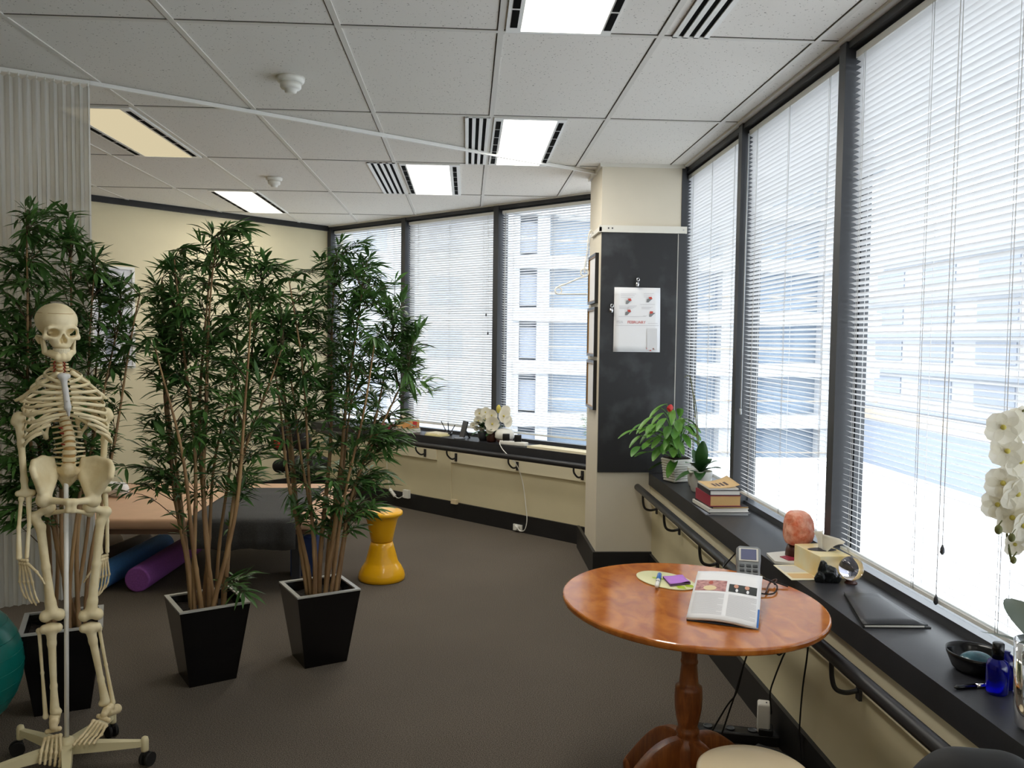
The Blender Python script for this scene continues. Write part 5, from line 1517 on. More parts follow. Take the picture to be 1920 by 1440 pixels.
for px, py, lb in ((1195, 533, 'shiny metal bulldog clip holding the top of the calendar sheet'), (1146, 582, 'shiny metal clip at the left edge of the calendar sheet')):
    p = AY(px, py, YB-.022); t = thing('bulldog_clip', lb, 'clip', p, 'metal clips on the chalkboard')
    m = MB(); m.box(p, (.020, .016, .028), bev=.004); m.ball(p+Vector((0, -.006, .0)), (.013, .009, .010), 14, 8); m.build('jaw', 'chrome', t)
    m = MB(); q = p+Vector((.004, 0, .030)); m.tube([q+Vector((.009*cos(a), -.004, .010*sin(a))) for a in [2*pi*i/18 for i in range(18)]], .0028, 8, closed=True); m.build('ring', 'chrome', t)

for k, (z0, z1, lb) in enumerate(((1.805, 2.135, 'top framed certificate on the left side of the pillar'), (1.450, 1.780, 'middle framed certificate on the left side of the pillar'), (1.095, 1.425, 'lowest framed certificate on the left side of the pillar'))):
    t = thing('framed_certificate', lb, 'picture frame', (.85, 5.755, z0), 'framed certificates on the pillar')
    m = MB(); y0, y1 = 5.59, 5.925; w_ = .016
    for a0, a1, b0, b1 in ((y0, y1, z0, z0+w_), (y0, y1, z1-w_, z1), (y0, y0+w_, z0+w_, z1-w_), (y1-w_, y1, z0+w_, z1-w_)): m.box2((.838, a0, b0), (.861, a1, b1))
    m.build('frame', 'black_plastic', t)
    m = MB(); m.box2((.848, y0+w_, z0+w_), (.858, y1-w_, z1-w_)); m.build('certificate', 'paper', t)
    m = MB()
    for a0, a1, b0, b1 in ((y0+w_, y1-w_, z0+w_, z0+w_+.006), (y0+w_, y1-w_, z1-w_-.006, z1-w_), (y1-w_-.006, y1-w_, z0+w_, z1-w_)): m.box2((.840, a0, b0), (.848, a1, b1))
    m.build('gold_lip', 'gold', t)
# coat hanger on the side strip
hg = thing('coat_hanger', 'white plastic coat hanger sticking out from the left side of the pillar', 'coat hanger', (.72, 5.75, 1.88))
def hp(px, py, y=5.75): return AY(px, py, y)
m = MB(); m.tube(smooth_path([hp(1112, 436), hp(1108, 432), hp(1104, 440), hp(1101, 470), hp(1096, 503), hp(1097, 512)], 5), .0045, 8); m.build('hook', 'white_plastic', hg)
m = MB(); c = hp(1096, 511); m.tube([c+Vector((.026*cos(a), 0, .026*sin(a))) for a in [2*pi*i/24 for i in range(24)]], .005, 8, closed=True); m.build('centre_ring', 'white_plastic', hg)
m = MB(); m.tube(smooth_path([hp(1094, 519), hp(1080, 524), hp(1062, 532), hp(1050, 536), hp(1043, 540), hp(1041, 546), hp(1045, 551), hp(1053, 551.5), hp(1075, 551.5), hp(1101, 551.5)], 6), .0055, 8)
m.build('arm', 'white_plastic', hg)
m = MB(); c = hp(1047, 545); m.tube([c+Vector((.022*cos(a), 0, .022*sin(a))) for a in [2*pi*i/20 for i in range(20)]], .0045, 8, closed=True); m.build('end_loop', 'white_plastic', hg)
h2 = thing('wire_hanger', 'thin wire hanger hanging from the rail corner above the framed certificates', 'coat hanger', (.80, 5.62, 2.0))
m = MB(); m.tube(smooth_path([hp(1113, 437, 5.62), hp(1107, 442, 5.62), hp(1104, 470, 5.62), hp(1099, 500, 5.62)], 5), .003, 6); m.build('wire', 'steel', h2)
# ================================================================== things on the right-hand sill
def leaf_blade(mb, p, d, L, w, droop=.3, mi=0, up=Vector((0, 0, 1)), n=8, fold=.2, tip=1.0):
    d = Vector(d).normalized(); s = d.cross(up)
    if s.length < 1e-3: s = Vector((1, 0, 0))
    s.normalize(); rows = []
    p = Vector(p)
    for i in range(n+1):
        t = i/n; ww = w/2*(sin(pi*min(1, t*.93+.04))**.75)
        c = p + d*(L*t) - Vector((0, 0, 1))*(droop*L*t*t)
        tn = (d - Vector((0, 0, 2*droop*t))).normalized(); nn = s.cross(tn)
        rows.append([c+s*ww+nn*ww*fold, c+s*ww*.5+nn*ww*fold*.3, c, c-s*ww*.5+nn*ww*fold*.3, c-s*ww+nn*ww*fold])
    mb.sheet(rows, mi)
def blossom(parent, c, face, r, n=5, petal='white_petal', core='petal_core', nm='flower', cup=.25, rnd=random, wide=.8):
    face = Vector(face).normalized(); x, y = frame_of(face); c = Vector(c); m = MB()
    for k in range(n):
        a = 2*pi*k/n+rnd.uniform(-.15, .15)
        d = x*cos(a)+y*sin(a); s = face.cross(d); rows = []
        for i in range(6):
            t = i/5; w = r*wide*sin(pi*min(1, .12+t*.80))**.7*.62
            q = c + d*(r*t) + face*(r*cup*(t**1.6)*(1 if k % 2 else .8) - r*.10*t**4)
            rows.append([q+s*w+face*w*.15, q+s*w*.5, q-s*w*.5, q-s*w+face*w*.15])
        m.sheet(rows)
    o = m.build(nm, petal, parent)
    b = MB(); b.ball(c+face*r*.10, r*.15, 10, 6); b.build('flower_centre', core, o)
    return o
# anthurium in a ribbed square pot
ap = AZ(1263, 904, SILL) + Vector((.012, .05, 0)); ap = Vector((1.300, 5.16, SILL))
an_ = thing('anthurium_plant', 'leafy anthurium with one red flower in a white ribbed square pot by the chalkboard', 'potted plant', ap)
m = MB(); hh = .150; nr = 9
for k in range(nr):
    z0 = ap.z+.004+k*(hh-.01)/nr; w = lerp(.112, .140, k/nr)
    m.box((ap.x, ap.y, z0+(hh-.01)/nr/2), (w, w, (hh-.01)/nr*.84), rz=radians(24), bev=.004)
    m.box((ap.x, ap.y, z0+(hh-.01)/nr/2), (w-.008, w-.008, (hh-.01)/nr), rz=radians(24))
m.build('ribbed_pot', 'white_pot', an_)
m = MB(); m.box((ap.x, ap.y, ap.z+hh-.004), (.118, .118, .012), rz=radians(24)); m.build('soil', 'soil', an_)
rnd = random.Random(5); m = MB(); stp = MB()
top = ap+Vector((0, 0, hh))
tg = []
for px, py, dy in ((1190, 806, -.08), (1197, 838, -.1), (1212, 848, -.08), (1204, 795, .0), (1222, 782, -.03), (1236, 765, .0), (1248, 758, .02), (1262, 770, -.04), (1275, 780, .02), (1290, 785, .03), (1302, 800, -.03), (1310, 796, -.05), (1240, 800, -.08), (1255, 815, -.1), (1230, 820, -.06), (1268, 805, -.08), (1282, 815, -.06), (1222, 808, .02), (1246, 785, -.08), (1260, 790, .03), (1276, 800, .02), (1295, 822, -.05), (1240, 838, -.1), (1262, 840, -.1), (1200, 818, -.05), (1215, 800, -.04), (1228, 795, -.08), (1242, 775, -.04), (1254, 800, -.09), (1270, 790, -.06), (1284, 800, -.05), (1238, 822, -.11), (1250, 832, -.1), (1272, 828, -.09), (1286, 790, -.02), (1298, 812, -.06), (1218, 830, -.09), (1230, 808, -.1), (1266, 812, -.1), (1247, 812, -.02)):
    T_ = AY(px, py, ap.y+dy); 
    T_.x = min(T_.x, 1.37)
    tg.append(T_)
for T_ in tg:
    d = T_-top; o = top+Vector((rnd.uniform(-.03, .03), rnd.uniform(-.03, .03), -.004))
    h = Vector((d.x, d.y, 0)); 
    pth = bez(o, o+Vector((d.x*.15, d.y*.15, max(.04, d.z*.7))), T_-Vector((d.x*.25, d.y*.25, -.01)), T_, 8)
    stp.tube(pth, [.0034]*5+[.0028]*4, 6)
    dd = Vector((d.x, d.y, -.02 if h.length > .05 else .1)).normalized() if h.length > .02 else Vector((rnd.uniform(-1, 1), -1, .1))
    dd = dd+Vector((rnd.uniform(-.3, .3), rnd.uniform(-.5, .1), rnd.uniform(-.4, .1)))
    leaf_blade(m, T_-dd.normalized()*.012, dd, rnd.uniform(.085, .125), rnd.uniform(.040, .060), rnd.uniform(.15, .5))
leaf_blade(m, top+Vector((-.02, -.03, 0)), AZ(1196, 880, SILL+.03)-top, .235, .052, .12)
leaf_blade(m, top+Vector((-.01, -.04, 0)), AY(1243, 890, ap.y-.12)-top+Vector((0, -.05, .03)), .16, .06, .35)
m.build('leaves', 'leaf_bright', an_); stp.build('stems', 'leaf_bright', an_)
m = MB(); c = AY(1256, 766, ap.y-.05); m.tube(bez(top, top+Vector((0, 0, .1)), c-Vector((.01, 0, .06)), c-Vector((0, 0, .02)), 8), .003, 6); m.build('flower_stem', 'leaf_bright', an_)
m = MB(); leaf_blade(m, c-Vector((0, .0, .022)), (.05, -.25, 1), .050, .042, .0); leaf_blade(m, c-Vector((.002, 0, .02)), (-.5, -.3, .8), .035, .03, .1); m.build('red_spathe', 'red_flower', an_)
# white pots
p2 = Vector((1.385, 5.00, SILL)); wp = thing('empty_planter', 'plain white pot squeezed between the ribbed pot and the orchid pot', 'pot', p2)
m = MB(); m.lathe([(.042, 0), (.050, .01), (.058, .11), (.056, .113), (.052, .11), (.045, .02), (.0005, .018)], p2, 32); m.build('pot', 'white_pot', wp)
m = MB(); m.lathe([(.051, .095), (.0005, .098)], p2, 20); m.build('soil', 'soil', wp)
op = Vector((1.352, 4.80, SILL)); od = thing('orchid_plant', 'green orchid with bare dark flower spike in a round white pot behind the books', 'potted plant', op)
m = MB(); m.lathe([(.044, 0), (.052, .008), (.064, .06), (.068, .120), (.066, .124), (.062, .120), (.055, .03), (.0005, .028)], op, 36); m.build('pot', 'white_pot', od)
m = MB(); m.lathe([(.0625, .108), (.0005, .114)], op, 24); m.build('bark', 'soil', od)
m = MB(); t0 = op+Vector((0, 0, .112))
for (x, y, z), L, w, dr in (((-.05, -.4, 1.2), .17, .055, .05), ((.1, -.5, .7), .15, .055, .3), ((-.6, -.4, .8), .15, .055, .4), ((.5, -.6, .5), .13, .05, .3), ((-.8, -.2, .2), .13, .05, .5), ((.2, .8, .7), .14, .05, .3), ((-.3, -.9, .35), .12, .05, .5), ((.6, -.3, .9), .13, .05, .35), ((-.2, .4, 1), .14, .05, .2)):
    leaf_blade(m, t0, (x, y, z), L*1.25, w*1.35, dr)
m.build('leaves', 'leaf_dark', od)
m = MB()
m.tube(smooth_path([t0, AY(1308, 830, 4.80), AY(1304, 780, 4.81), AY(1299, 735, 4.82), AY(1294, 706, 4.83)], 6), .0028, 6); m.tube(smooth_path([t0+Vector((.01, 0, 0)), AY(1309, 815, 4.79), AY(1306, 770, 4.79), AY(1302, 740, 4.80)], 6), .0024, 6)
m.tube(smooth_path([AY(1294, 706, 4.83), AY(1289, 704, 4.83), AY(1283, 708, 4.83)], 3), .002, 6)
for k in range(5): m.ball(AY(1300+1.2*k, 745+18*k, 4.805), .0045, 8, 6)
m.build('flower_spike', 'bud', od)

# books and magazines
def book(label, c, sx, sy, z0, th, rz, cover, pages, spine='left', group='books and magazines stacked on the right sill'):
    """cover boards with a page block between; the spine faces 'left'"""
    t = thing('book', label, 'book', (c[0], c[1], z0), group); R = Matrix.Rotation(rz, 3, 'Z'); ct = min(.003, th*.15); C = Vector((c[0], c[1], z0))
    m = MB()
    m.box(C+R @ Vector((0, 0, ct/2)), (sx, sy, ct), rz=rz); m.box(C+R @ Vector((0, 0, th-ct/2)), (sx, sy, ct), rz=rz); m.box(C+R @ Vector((-sx/2+ct/2, 0, th/2)), (ct, sy, th-2*ct), rz=rz); m.build('cover', cover, t)
    m = MB(); m.box(C+R @ Vector((.001, 0, th/2)), (sx-ct*2-.003, sy-.006, th-2*ct), rz=rz); m.build('pages', pages, t); return t
bx, by = 1.312, 4.29
z = SILL
for lb, dx, dy, sx, sy, th, rz, cv, pg in (
    ('large thin grey magazine at the very bottom of the sill stack', 0, 0, .215, .295, .006, -2, 'ext_slate', 'pages'),
    ('dark-covered magazine second from the bottom of the sill stack', .004, -.004, .212, .29, .006, 3, 'dark_cover', 'pages'),
    ('thick white softcover book third from the bottom of the sill stack', .002, .002, .205, .275, .017, 2, 'light_cover', 'pages'),
    ('dark book with gold-brown edge below the maroon book', .008, .0, .19, .255, .008, 5, 'dark_cover', 'kraft'),
    ('thick maroon book with tan pages in the sill stack', -.010, .0, .162, .235, .055, 2, 'maroon', 'kraft'),
    ('thick white-paged book with a dark back under the topmost tan cover', -.008, -.002, .158, .228, .026, 0, 'dark_cover', 'pages')):
    book(lb, (bx+dx, by+dy), sx, sy, z, th, radians(rz), cv, pg); z += th+.0004
tp = thing('paperback', 'topmost tan paperback with a curled cover, on the sill book stack', 'book', (bx, by, z), 'books and magazines stacked on the right sill')
m = MB(); m.box((bx-.012, by, z+.004), (.150, .215, .008)); m.build('pages', 'pages', tp)
rows = [[Vector((bx-.086+.155*i/10, by-.11+.22*j/6, z+.009+.030*max(0, (i-4)/6)**1.8*(.6+.4*j/6))) for i in range(11)] for j in range(7)]
m = MB(); m.sheet(rows); m.build('curled_cover', 'tan_cover', tp, solid=.0008)
for k in range(4):
    m = MB(); i0, i1 = .28+.13*k, .36+.13*k
    def cp_(u, v): 
        i = u*10; return Vector((bx-.086+.155*u, by-.11+.22*v, z+.0099+.030*max(0, (i-4)/6)**1.8*(.6+.4*v)))
    m.sheet([[cp_(lerp(i0, i1, a/3), lerp(.25, .62, b/3)) for a in range(4)] for b in range(4)]); m.build('cover_lettering', 'dark_wood', tp)
# salt lamp
sp_ = Vector((1.335, 3.31, SILL)); sl_ = thing('salt_lamp', 'pink salt crystal lamp on a dark wooden base on the sill', 'lamp', sp_)
def salt_fn():
    a = np.random.RandomState(4).randn(14, 3); a /= np.linalg.norm(a, axis=1)[:, None]; off = np.random.RandomState(5).uniform(.86, 1.05, 14)
    c = np.array([sp_.x, sp_.y, sp_.z+.122]); r = np.array([.062, .060, .074])
    def fn(P):
        q = (P-c)/r; d = np.maximum.reduce([np.abs(q[..., 0])*1.02, np.abs(q[..., 1])*1.02, np.abs(q[..., 2])])-.94
        e = np.sqrt((q*q).sum(-1))-1.14
        d = smax(d, e, .25)
        for n_, o in zip(a, off): d = smax(d, (q@n_)-o, .06)
        return d*.05
    return fn, c
fn, c = salt_fn(); vs, fs = surfnet(fn, c-.098, c+.098, .0035)
m = MB(); m.add([Vector(map(float, v)) for v in vs], [tuple(int(i) for i in f) for f in fs], 0, True); m.build('crystal', 'salt', sl_)
m = MB(); m.lathe([(.046, 0), (.048, .004), (.046, .030), (.040, .052), (.030, .056)], sp_, 28); m.build('base', 'dark_wood', sl_)
# papers by the lamp
def paper_stack(name, label, pts, th, m_, z0=SILL, cat='brochure'):
    P_ = [AZ(px, py, z0) for px, py in pts]; m = MB(); m.add([Vector((p.x, p.y, z0)) for p in P_]+[Vector((p.x, p.y, z0+th)) for p in P_], [(3,2,1,0),(4,5,6,7),(0,1,5,4),(1,2,6,5),(2,3,7,6),(3,0,4,7)])
    cc = sum(P_, Vector())/4; o = m.build(name, m_, None, loc=(cc.x, cc.y, z0)); tag(o, label, cat); return o
paper_stack('brochure', 'folded white brochure beside the salt lamp base', ((1437, 1041), (1453, 1057), (1500, 1062), (1478, 1037)), .010, 'light_cover')
paper_stack('brochure', 'dark brochure with red print under the salt lamp edge', ((1462, 1049), (1478, 1056), (1506, 1056), (1500, 1044)), .013, 'maroon')
lf = thing('leaflet', 'printed leaflet lying flat in front of the onyx tissue box', 'leaflet', AZ(1490, 1076, SILL))
P_ = [AZ(px, py, SILL+.001) for px, py in ((1450, 1060), (1484, 1088), (1536, 1088), (1500, 1060))]
m = MB(); m.add([p for p in P_]+[p+Vector((0, 0, .002)) for p in P_], [(3,2,1,0),(4,5,6,7),(0,1,5,4),(1,2,6,5),(2,3,7,6),(3,0,4,7)]); m.build('sheet', 'cream_paper', lf)
def lq(u, v): return P_[0].lerp(P_[3], u).lerp(P_[1].lerp(P_[2], u), v)+Vector((0, 0, .0024))
for a, b, c_0, d_, mm in ((.08, .9, .08, .5, 'light_cover'), (.1, .95, .6, .92, 'tan_cover')):
    m = MB(); m.add([lq(a, c_0), lq(b, c_0), lq(b, d_), lq(a, d_)], [(3,2,1,0)]); m.build('printed_block', mm, lf)
# onyx tissue box
A0, A1, A2 = AZ(1536, 1087, SILL), AZ(1494, 1064, SILL), AZ(1592, 1084, SILL)
ub = (A1-A0); ub.z = 0; Lb = .195; ub.normalize(); vb = Vector((-ub.y, ub.x, 0)); vb = vb if vb.x > 0 else -vb
bc = Vector((A0.x, A0.y, 0))+ub*Lb/2+vb*.062; rzb = atan2(ub.y, ub.x)
ob = thing('tissue_box', 'yellowish onyx stone tissue box beside the crystal ball', 'tissue box', (bc.x, bc.y, SILL))
m = MB(); m.box((bc.x, bc.y, SILL+.043), (Lb, .122, .086), rz=rzb, bev=.003); m.build('stone_box', 'onyx', ob)
m = MB(); m.ball((bc.x, bc.y, SILL+.0865), (.055, .030, .0015), 24, 6); m.build('slot', 'dark_cover', ob)
rnd = random.Random(9); rows = []
for i in range(9):
    t = i/8; rows.append([Vector((bc.x, bc.y, SILL+.082))+ub*((k/12-.5)*(.06+.12*t)+.01*sin(k*1.7+t*3)*t)+vb*((.018*sin(k*1.1)+.02*sin(k*.45+2))*t+.015*t)+Vector((0, 0, 0.075*t-.030*t*t*abs(k/6-1)**1.5)) for k in range(13)])
m = MB(); m.sheet(rows); m.build('tissue', 'tissue', ob, solid=.0008)
# rock, crystal ball, clipboard
rp = AZ(1553, 1096, SILL)+Vector((.01, .03, 0))
def rock_fn():
    rs = np.random.RandomState(11); a = rs.randn(22, 3); a /= np.linalg.norm(a, axis=1)[:, None]; off = rs.uniform(.62, 1.0, 22); c = np.array([rp.x, rp.y, SILL+.030]); r = np.array([.034, .030, .026])
    def fn(P):
        q = (P-c)/r; d = np.sqrt((q*q).sum(-1))-1.1
        for n_, o in zip(a, off): d = np.maximum(d, (q@n_)-o)
        for dx, dz, rx, rz_ in ((-.020, .020, .016, .040), (.004, .006, .026, .034), (.026, -.012, .022, .022), (-.030, -.012, .018, .026)):
            k_ = (P-c-np.array([dx, 0, dz]))/np.array([rx, rx*1.1, rz_]); e = np.sqrt((k_*k_).sum(-1))-1.1
            for n_, o in zip(a[::2], off[::2]): e = np.maximum(e, (k_@n_)-o)
            d = np.minimum(d, e)
        return np.maximum(d, (SILL+.001-P[..., 2])/.03)*.03
    return fn, c
fn, c = rock_fn(); vs, fs = surfnet(fn, c-.075, c+.075, .003)
m = MB(); m.add([Vector(map(float, v)) for v in vs], [tuple(int(i) for i in f) for f in fs], 0, False); o = m.build('black_crystal', 'black_rock', None, loc=(rp.x, rp.y, SILL)); tag(o, 'rough black crystal on the sill in front of the onyx tissue box', 'crystal')
cp0 = Vector((1.392, 2.955, SILL)); cbt = thing('crystal_ball', 'clear violet-tinted glass ball on a tiny stand on the sill', 'glass ball', cp0)
m = MB(); m.ball(cp0+Vector((0, 0, .054)), .043, 48, 28); m.build('ball', clear_glass('violet_glass', (.93, .88, .96, 1), ior=1.5), cbt)
m = MB(); m.lathe([(.022, 0), (.022, .004), (.016, .007), (.019, .014), (.017, .013), (.006, .0105), (.0005, .0105)], cp0, 20); m.build('stand', 'dark_wood', cbt)
fd = thing('folder', 'black leather folder lying on the sill between crystal ball and dish', 'folder', (1.33, 2.64, SILL))
F4 = [AZ(px, py, SILL) for px, py in ((1618, 1178), (1746, 1179), (1650, 1120), (1582, 1116))]
m = MB(); m.add([Vector((p.x, p.y, SILL+.0005)) for p in F4]+[Vector((p.x, p.y, SILL+.004)) for p in F4], [(3,2,1,0),(4,5,6,7),(0,1,5,4),(1,2,6,5),(2,3,7,6),(3,0,4,7)]); m.build('back_board', 'rubber', fd)
G4 = [F4[0].lerp(F4[1], .03), F4[0].lerp(F4[1], .90), F4[3].lerp(F4[2], .9), F4[3].lerp(F4[2], .03)]
m = MB(); m.add([Vector((p.x, p.y, SILL+.004)) for p in G4]+[Vector((p.x, p.y, SILL+.009)) for p in G4], [(3,2,1,0),(4,5,6,7),(0,1,5,4),(1,2,6,5),(2,3,7,6),(3,0,4,7)]); m.build('pages', 'pages', fd)
rows = [[F4[0].lerp(F4[1], i/8*.95).lerp(F4[3].lerp(F4[2], i/8*.95), j/6)+Vector((0, 0, .0115+.003*sin(pi*i/8)*sin(pi*j/6+.4))) for i in range(9)] for j in range(7)]
m = MB(); m.sheet(rows); m.build('front_board', 'sill', fd, solid=.003)
# dish with agate, pen, bottles, vase
dp = Vector((1.355, 2.142, SILL)); ds = thing('black_dish', 'black oval dish holding a blue stone, near the blue bottles', 'dish', dp)
m = MB(); m.lathe([(.0005, .004), (.045, .004), (.060, .012), (.076, .040), (.080, .052), (.082, .052), (.079, .040), (.064, .008), (.048, 0), (.0005, 0)], dp, 44, sx=.85, sy=1.0); m.build('bowl', 'gloss_black', ds)
sa_ = solid('agate_stone', [('e', (dp.x-.005, dp.y-.01, SILL+.030), (.045, .036, .025))], 'agate', None, h=.003, loc=(dp.x-.005, dp.y-.01, SILL+.006)); tag(sa_, 'blue-green banded stone half resting in the black dish', 'stone')
a, b = AZ(1789, 1289, SILL+.006), AZ(1856, 1284, SILL+.006)
pq = thing('pen', 'black ballpoint pen on the sill in front of the black dish', 'pen', a.lerp(b, .5)-Vector((0, 0, .006)))
m = MB(); m.tube([a, a.lerp(b, .08), a.lerp(b, .6)], [.0015, .0055, .006], 10); m.build('barrel', 'gloss_black', pq); m = MB(); m.tube([a.lerp(b, .6), b], .0058, 10); m.build('cap', 'chrome', pq)
def bottle(label, c, cap):
    t = thing('glass_bottle', label, 'bottle', c, 'cobalt blue bottles on the sill')
    m = MB(); m.lathe([(.0005, .0), (.022, 0), (.0255, .004), (.0255, .072), (.022, .082), (.012, .088), (.011, .092)], c, 32); m.build('glass', 'blue_glass', t)
    if cap: m = MB(); m.lathe([(.0135, .088), (.0135, .126), (.011, .128), (.0005, .128)], c, 24); m.build('cap', 'gloss_black', t)
    else: m = MB(); m.lathe([(.011, .090), (.012, .093), (.0005, .094)], c, 20); m.build('stopper', 'blue_glass', t)
bottle('blue glass bottle with tall black cap next to the black dish', (1.322, 2.00, SILL), True)
bottle('blue glass bottle without tall cap, between capped bottle and glass vase', (1.364, 2.035, SILL), False)
vp = Vector((1.292, 1.80, SILL)); vz = thing('orchid_vase', 'tall clear glass vase with white orchid spray at the right edge', 'vase', vp)
m = MB(); m.lathe([(.0005, .002), (.034, .002), (.045, .010), (.050, .06), (.054, .20), (.0565, .20), (.053, .06), (.048, .008), (.036, 0), (.0005, 0)], vp, 40); m.build('glass', 'vase_glass', vz)
m = MB(); k0 = vp+Vector((0, 0, .02))
path = smooth_path([k0, vp+Vector((.01, .02, .22)), AY(1945, 1000, 1.80), AY(1955, 820, 1.85), AY(1925, 770, 1.95), AY(1900, 800, 2.0), AY(1890, 900, 2.02), AY(1888, 1000, 2.03), AY(1896, 1050, 2.03)], 8)
m.tube(path, .003, 8); m.build('stem', 'bud', vz)
rnd = random.Random(21)
for px, py, y, r, fx in ((1880, 800, 1.95, .050, -.2), (1908, 795, 1.97, .052, .2), (1888, 845, 1.98, .050, -.3), (1912, 865, 1.99, .052, .1), (1880, 905, 2.0, .050, -.4), (1906, 925, 2.0, .054, .1), (1870, 945, 2.02, .046, -.5), (1896, 970, 2.02, .052, 0), (1918, 985, 2.0, .05, .3), (1902, 1020, 2.03, .036, 0)):
    blossom(vz, AY(px, py, y), (fx, -1, rnd.uniform(-.35, .05)), r*.86, 5, nm='orchid_flower', rnd=rnd, wide=1.0, cup=.2)
for px, py, r in ((1872, 993, .0105), (1897, 1008, .0095), (1900, 1050, .0085), (1892, 865, .009), (1884, 868, .008)):
    m = MB(); c = AY(px, py, 1.99); m.ball(c, (r*.85, r*.85, r*1.15), 12, 8); m.tube([c+Vector((0, 0, r)), c+Vector((.008, 0, r+.012))], .0016, 6); m.build('bud', 'bud', vz)
m = MB(); leaf_blade(m, vp+Vector((0, .02, .19)), (.05, .35, .28), .17, .075, .25); leaf_blade(m, vp+Vector((0, .0, .18)), (-.35, .9, .12), .15, .02, .15); leaf_blade(m, vp+Vector((.0, .0, .19)), (.3, -.3, .5), .16, .07, .3); m.build('leaves', 'grey_leaf', vz)

# ================================================================== things on the far sill
def BS(px, py, off): s_ = FB.hit(px, py, off)[0]; return FB.P(s_, off, SILL)
def bz(px, py, off, z=SILL):           # far sill: place by sight line on the sill top
    return AZ(px, py, z)
def bbox(mb, c, a, o, h, rz=0, mi=0, bev=0): return mb.box((c.x, c.y, c.z+h/2), (a, o, h), rz=radians(-44.5+rz), mi=mi, bev=bev)
c = FB.P(-.36, .10, SILL)
for lb, a, o, th, z0, rz, cv in (('lower white book beneath the orange tissue box on the far sill', .20, .145, .020, 0, 0, 'light_cover'), ('upper white book directly beneath the orange tissue box', .19, .14, .016, .0205, 5, 'cream_paper')):
    t = thing('book', lb, 'book', c+Vector((0, 0, z0)), 'white books on the far sill'); m = MB(); q = c+Vector((0, 0, z0)); bbox(m, q, a, o, .002, rz); bbox(m, q+Vector((0, 0, th-.002)), a, o, .002, rz); m.build('cover', cv, t)
    m = MB(); bbox(m, q+Vector((0, 0, .002)), a-.006, o-.006, th-.004, rz); m.build('pages', 'pages', t)
q = c+Vector((0, 0, .037)); tbx = thing('tissue_box', 'orange and cream patterned tissue box on white books on the far sill', 'tissue box', q)
m = MB(); bbox(m, q, .19, .115, .075, 2, bev=.003); m.build('carton', mat('peach_carton', srgb(232, 196, 140), .6, col2=srgb(236, 158, 86), vscale=9), tbx)
m = MB(); e = q+FB.u*.0955; m.box((e.x, e.y, e.z+.04), (.003, .05, .05), rz=radians(-42.5)); m.build('red_flap', 'red_flower', tbx)
rows = [[q+Vector((0, 0, .072+.05*t-.02*t*t*abs(k/5-1)))+FB.u*((k/10-.5)*(.05+.08*t)-.03)+FB.n*(.02*sin(k*1.2)*t) for k in range(11)] for t in [i/6 for i in range(7)]]
m = MB(); m.sheet(rows); m.build('tissue', 'tissue', tbx, solid=.0008)
q = FB.P(-.66, .12, SILL); m = MB(); bbox(m, q, .20, .14, .05, 0, bev=.012); o = m.build('maroon_case', 'maroon', None, loc=q); tag(o, 'dark maroon case on the far sill, left of the tissue box, behind leaves', 'case')
for k, (s, off, rz, z0, lb) in enumerate(((.06, .125, 4, 0, 'lower cream note pad on the far sill'), (.035, .105, -5, .0125, 'upper cream note pad lying across the lower one on the far sill'))):
    q = FB.P(s, off, SILL+z0); m = MB(); bbox(m, q, .19-.02*k, .12, .012, rz); o = m.build('note_pad', mat('cream_note', srgb(232, 222, 168), .7) if k == 0 else 'cream_paper', None, loc=q); tag(o, lb, 'note pad', 'cream note pads')
hp_ = thing('pen_holder', 'low black pen holder behind the cream note pads', 'pen holder', FB.P(.10, .02, SILL)); m = MB(); m.lathe([(.03, 0), (.032, .004), (.032, .03), (.028, .03), (.027, .006), (.0005, .005)], FB.P(.10, .02, SILL), 20); m.build('cup', 'black_plastic', hp_)
for k, (ds_, dz) in enumerate(((-.10, .12), (.0, .115), (.10, .10))):
    a = FB.P(.10+ds_*.15, .02, SILL+.008); b = FB.P(.10+ds_, .02+.01*k, SILL+dz); m = MB(); m.tube([a, a.lerp(b, .03), a.lerp(b, .95), b], [.002, .0042, .0042, .003], 8); o = m.build('pen', 'black_plastic', None, loc=a)
    tag(o, ('leftmost black pen standing in the low holder on the far sill', 'middle black pen standing in the low holder on the far sill', 'rightmost black pen, leaning right, in the low holder on the far sill')[k], 'pen', 'pens in the holder on the far sill')
# photo frame seen from behind
pr_ = FB.P(.36, .09, SILL); fr_ = thing('photo_frame', 'dark grey photo frame standing on the far sill left of the white flowers', 'photo frame', pr_)
m = MB(); R_ = Matrix.Rotation(radians(-70), 3, 'Z') @ Matrix.Rotation(radians(-14), 3, 'X'); m.box(pr_+Vector((0, 0, .075)), (.11, .012, .15), mtx=R_); m.build('panel', 'frame_grey', fr_)
m = MB(); m.box(pr_+Vector((.03, .02, .04)), (.03, .006, .09), mtx=Matrix.Rotation(radians(-70), 3, 'Z') @ Matrix.Rotation(radians(30), 3, 'X')); m.build('strut', 'black_plastic', fr_)
q = FB.P(.38, .16, SILL); m = MB(); m.tube([q+Vector((.045*cos(a), .03*sin(a), .008)) for a in [2*pi*i/28 for i in range(28)]], .006, 8, closed=True); o = m.build('wire_coil', 'ext_grey', None, loc=q); tag(o, 'grey cable coil lying on the far sill beneath the photo frame', 'cable')
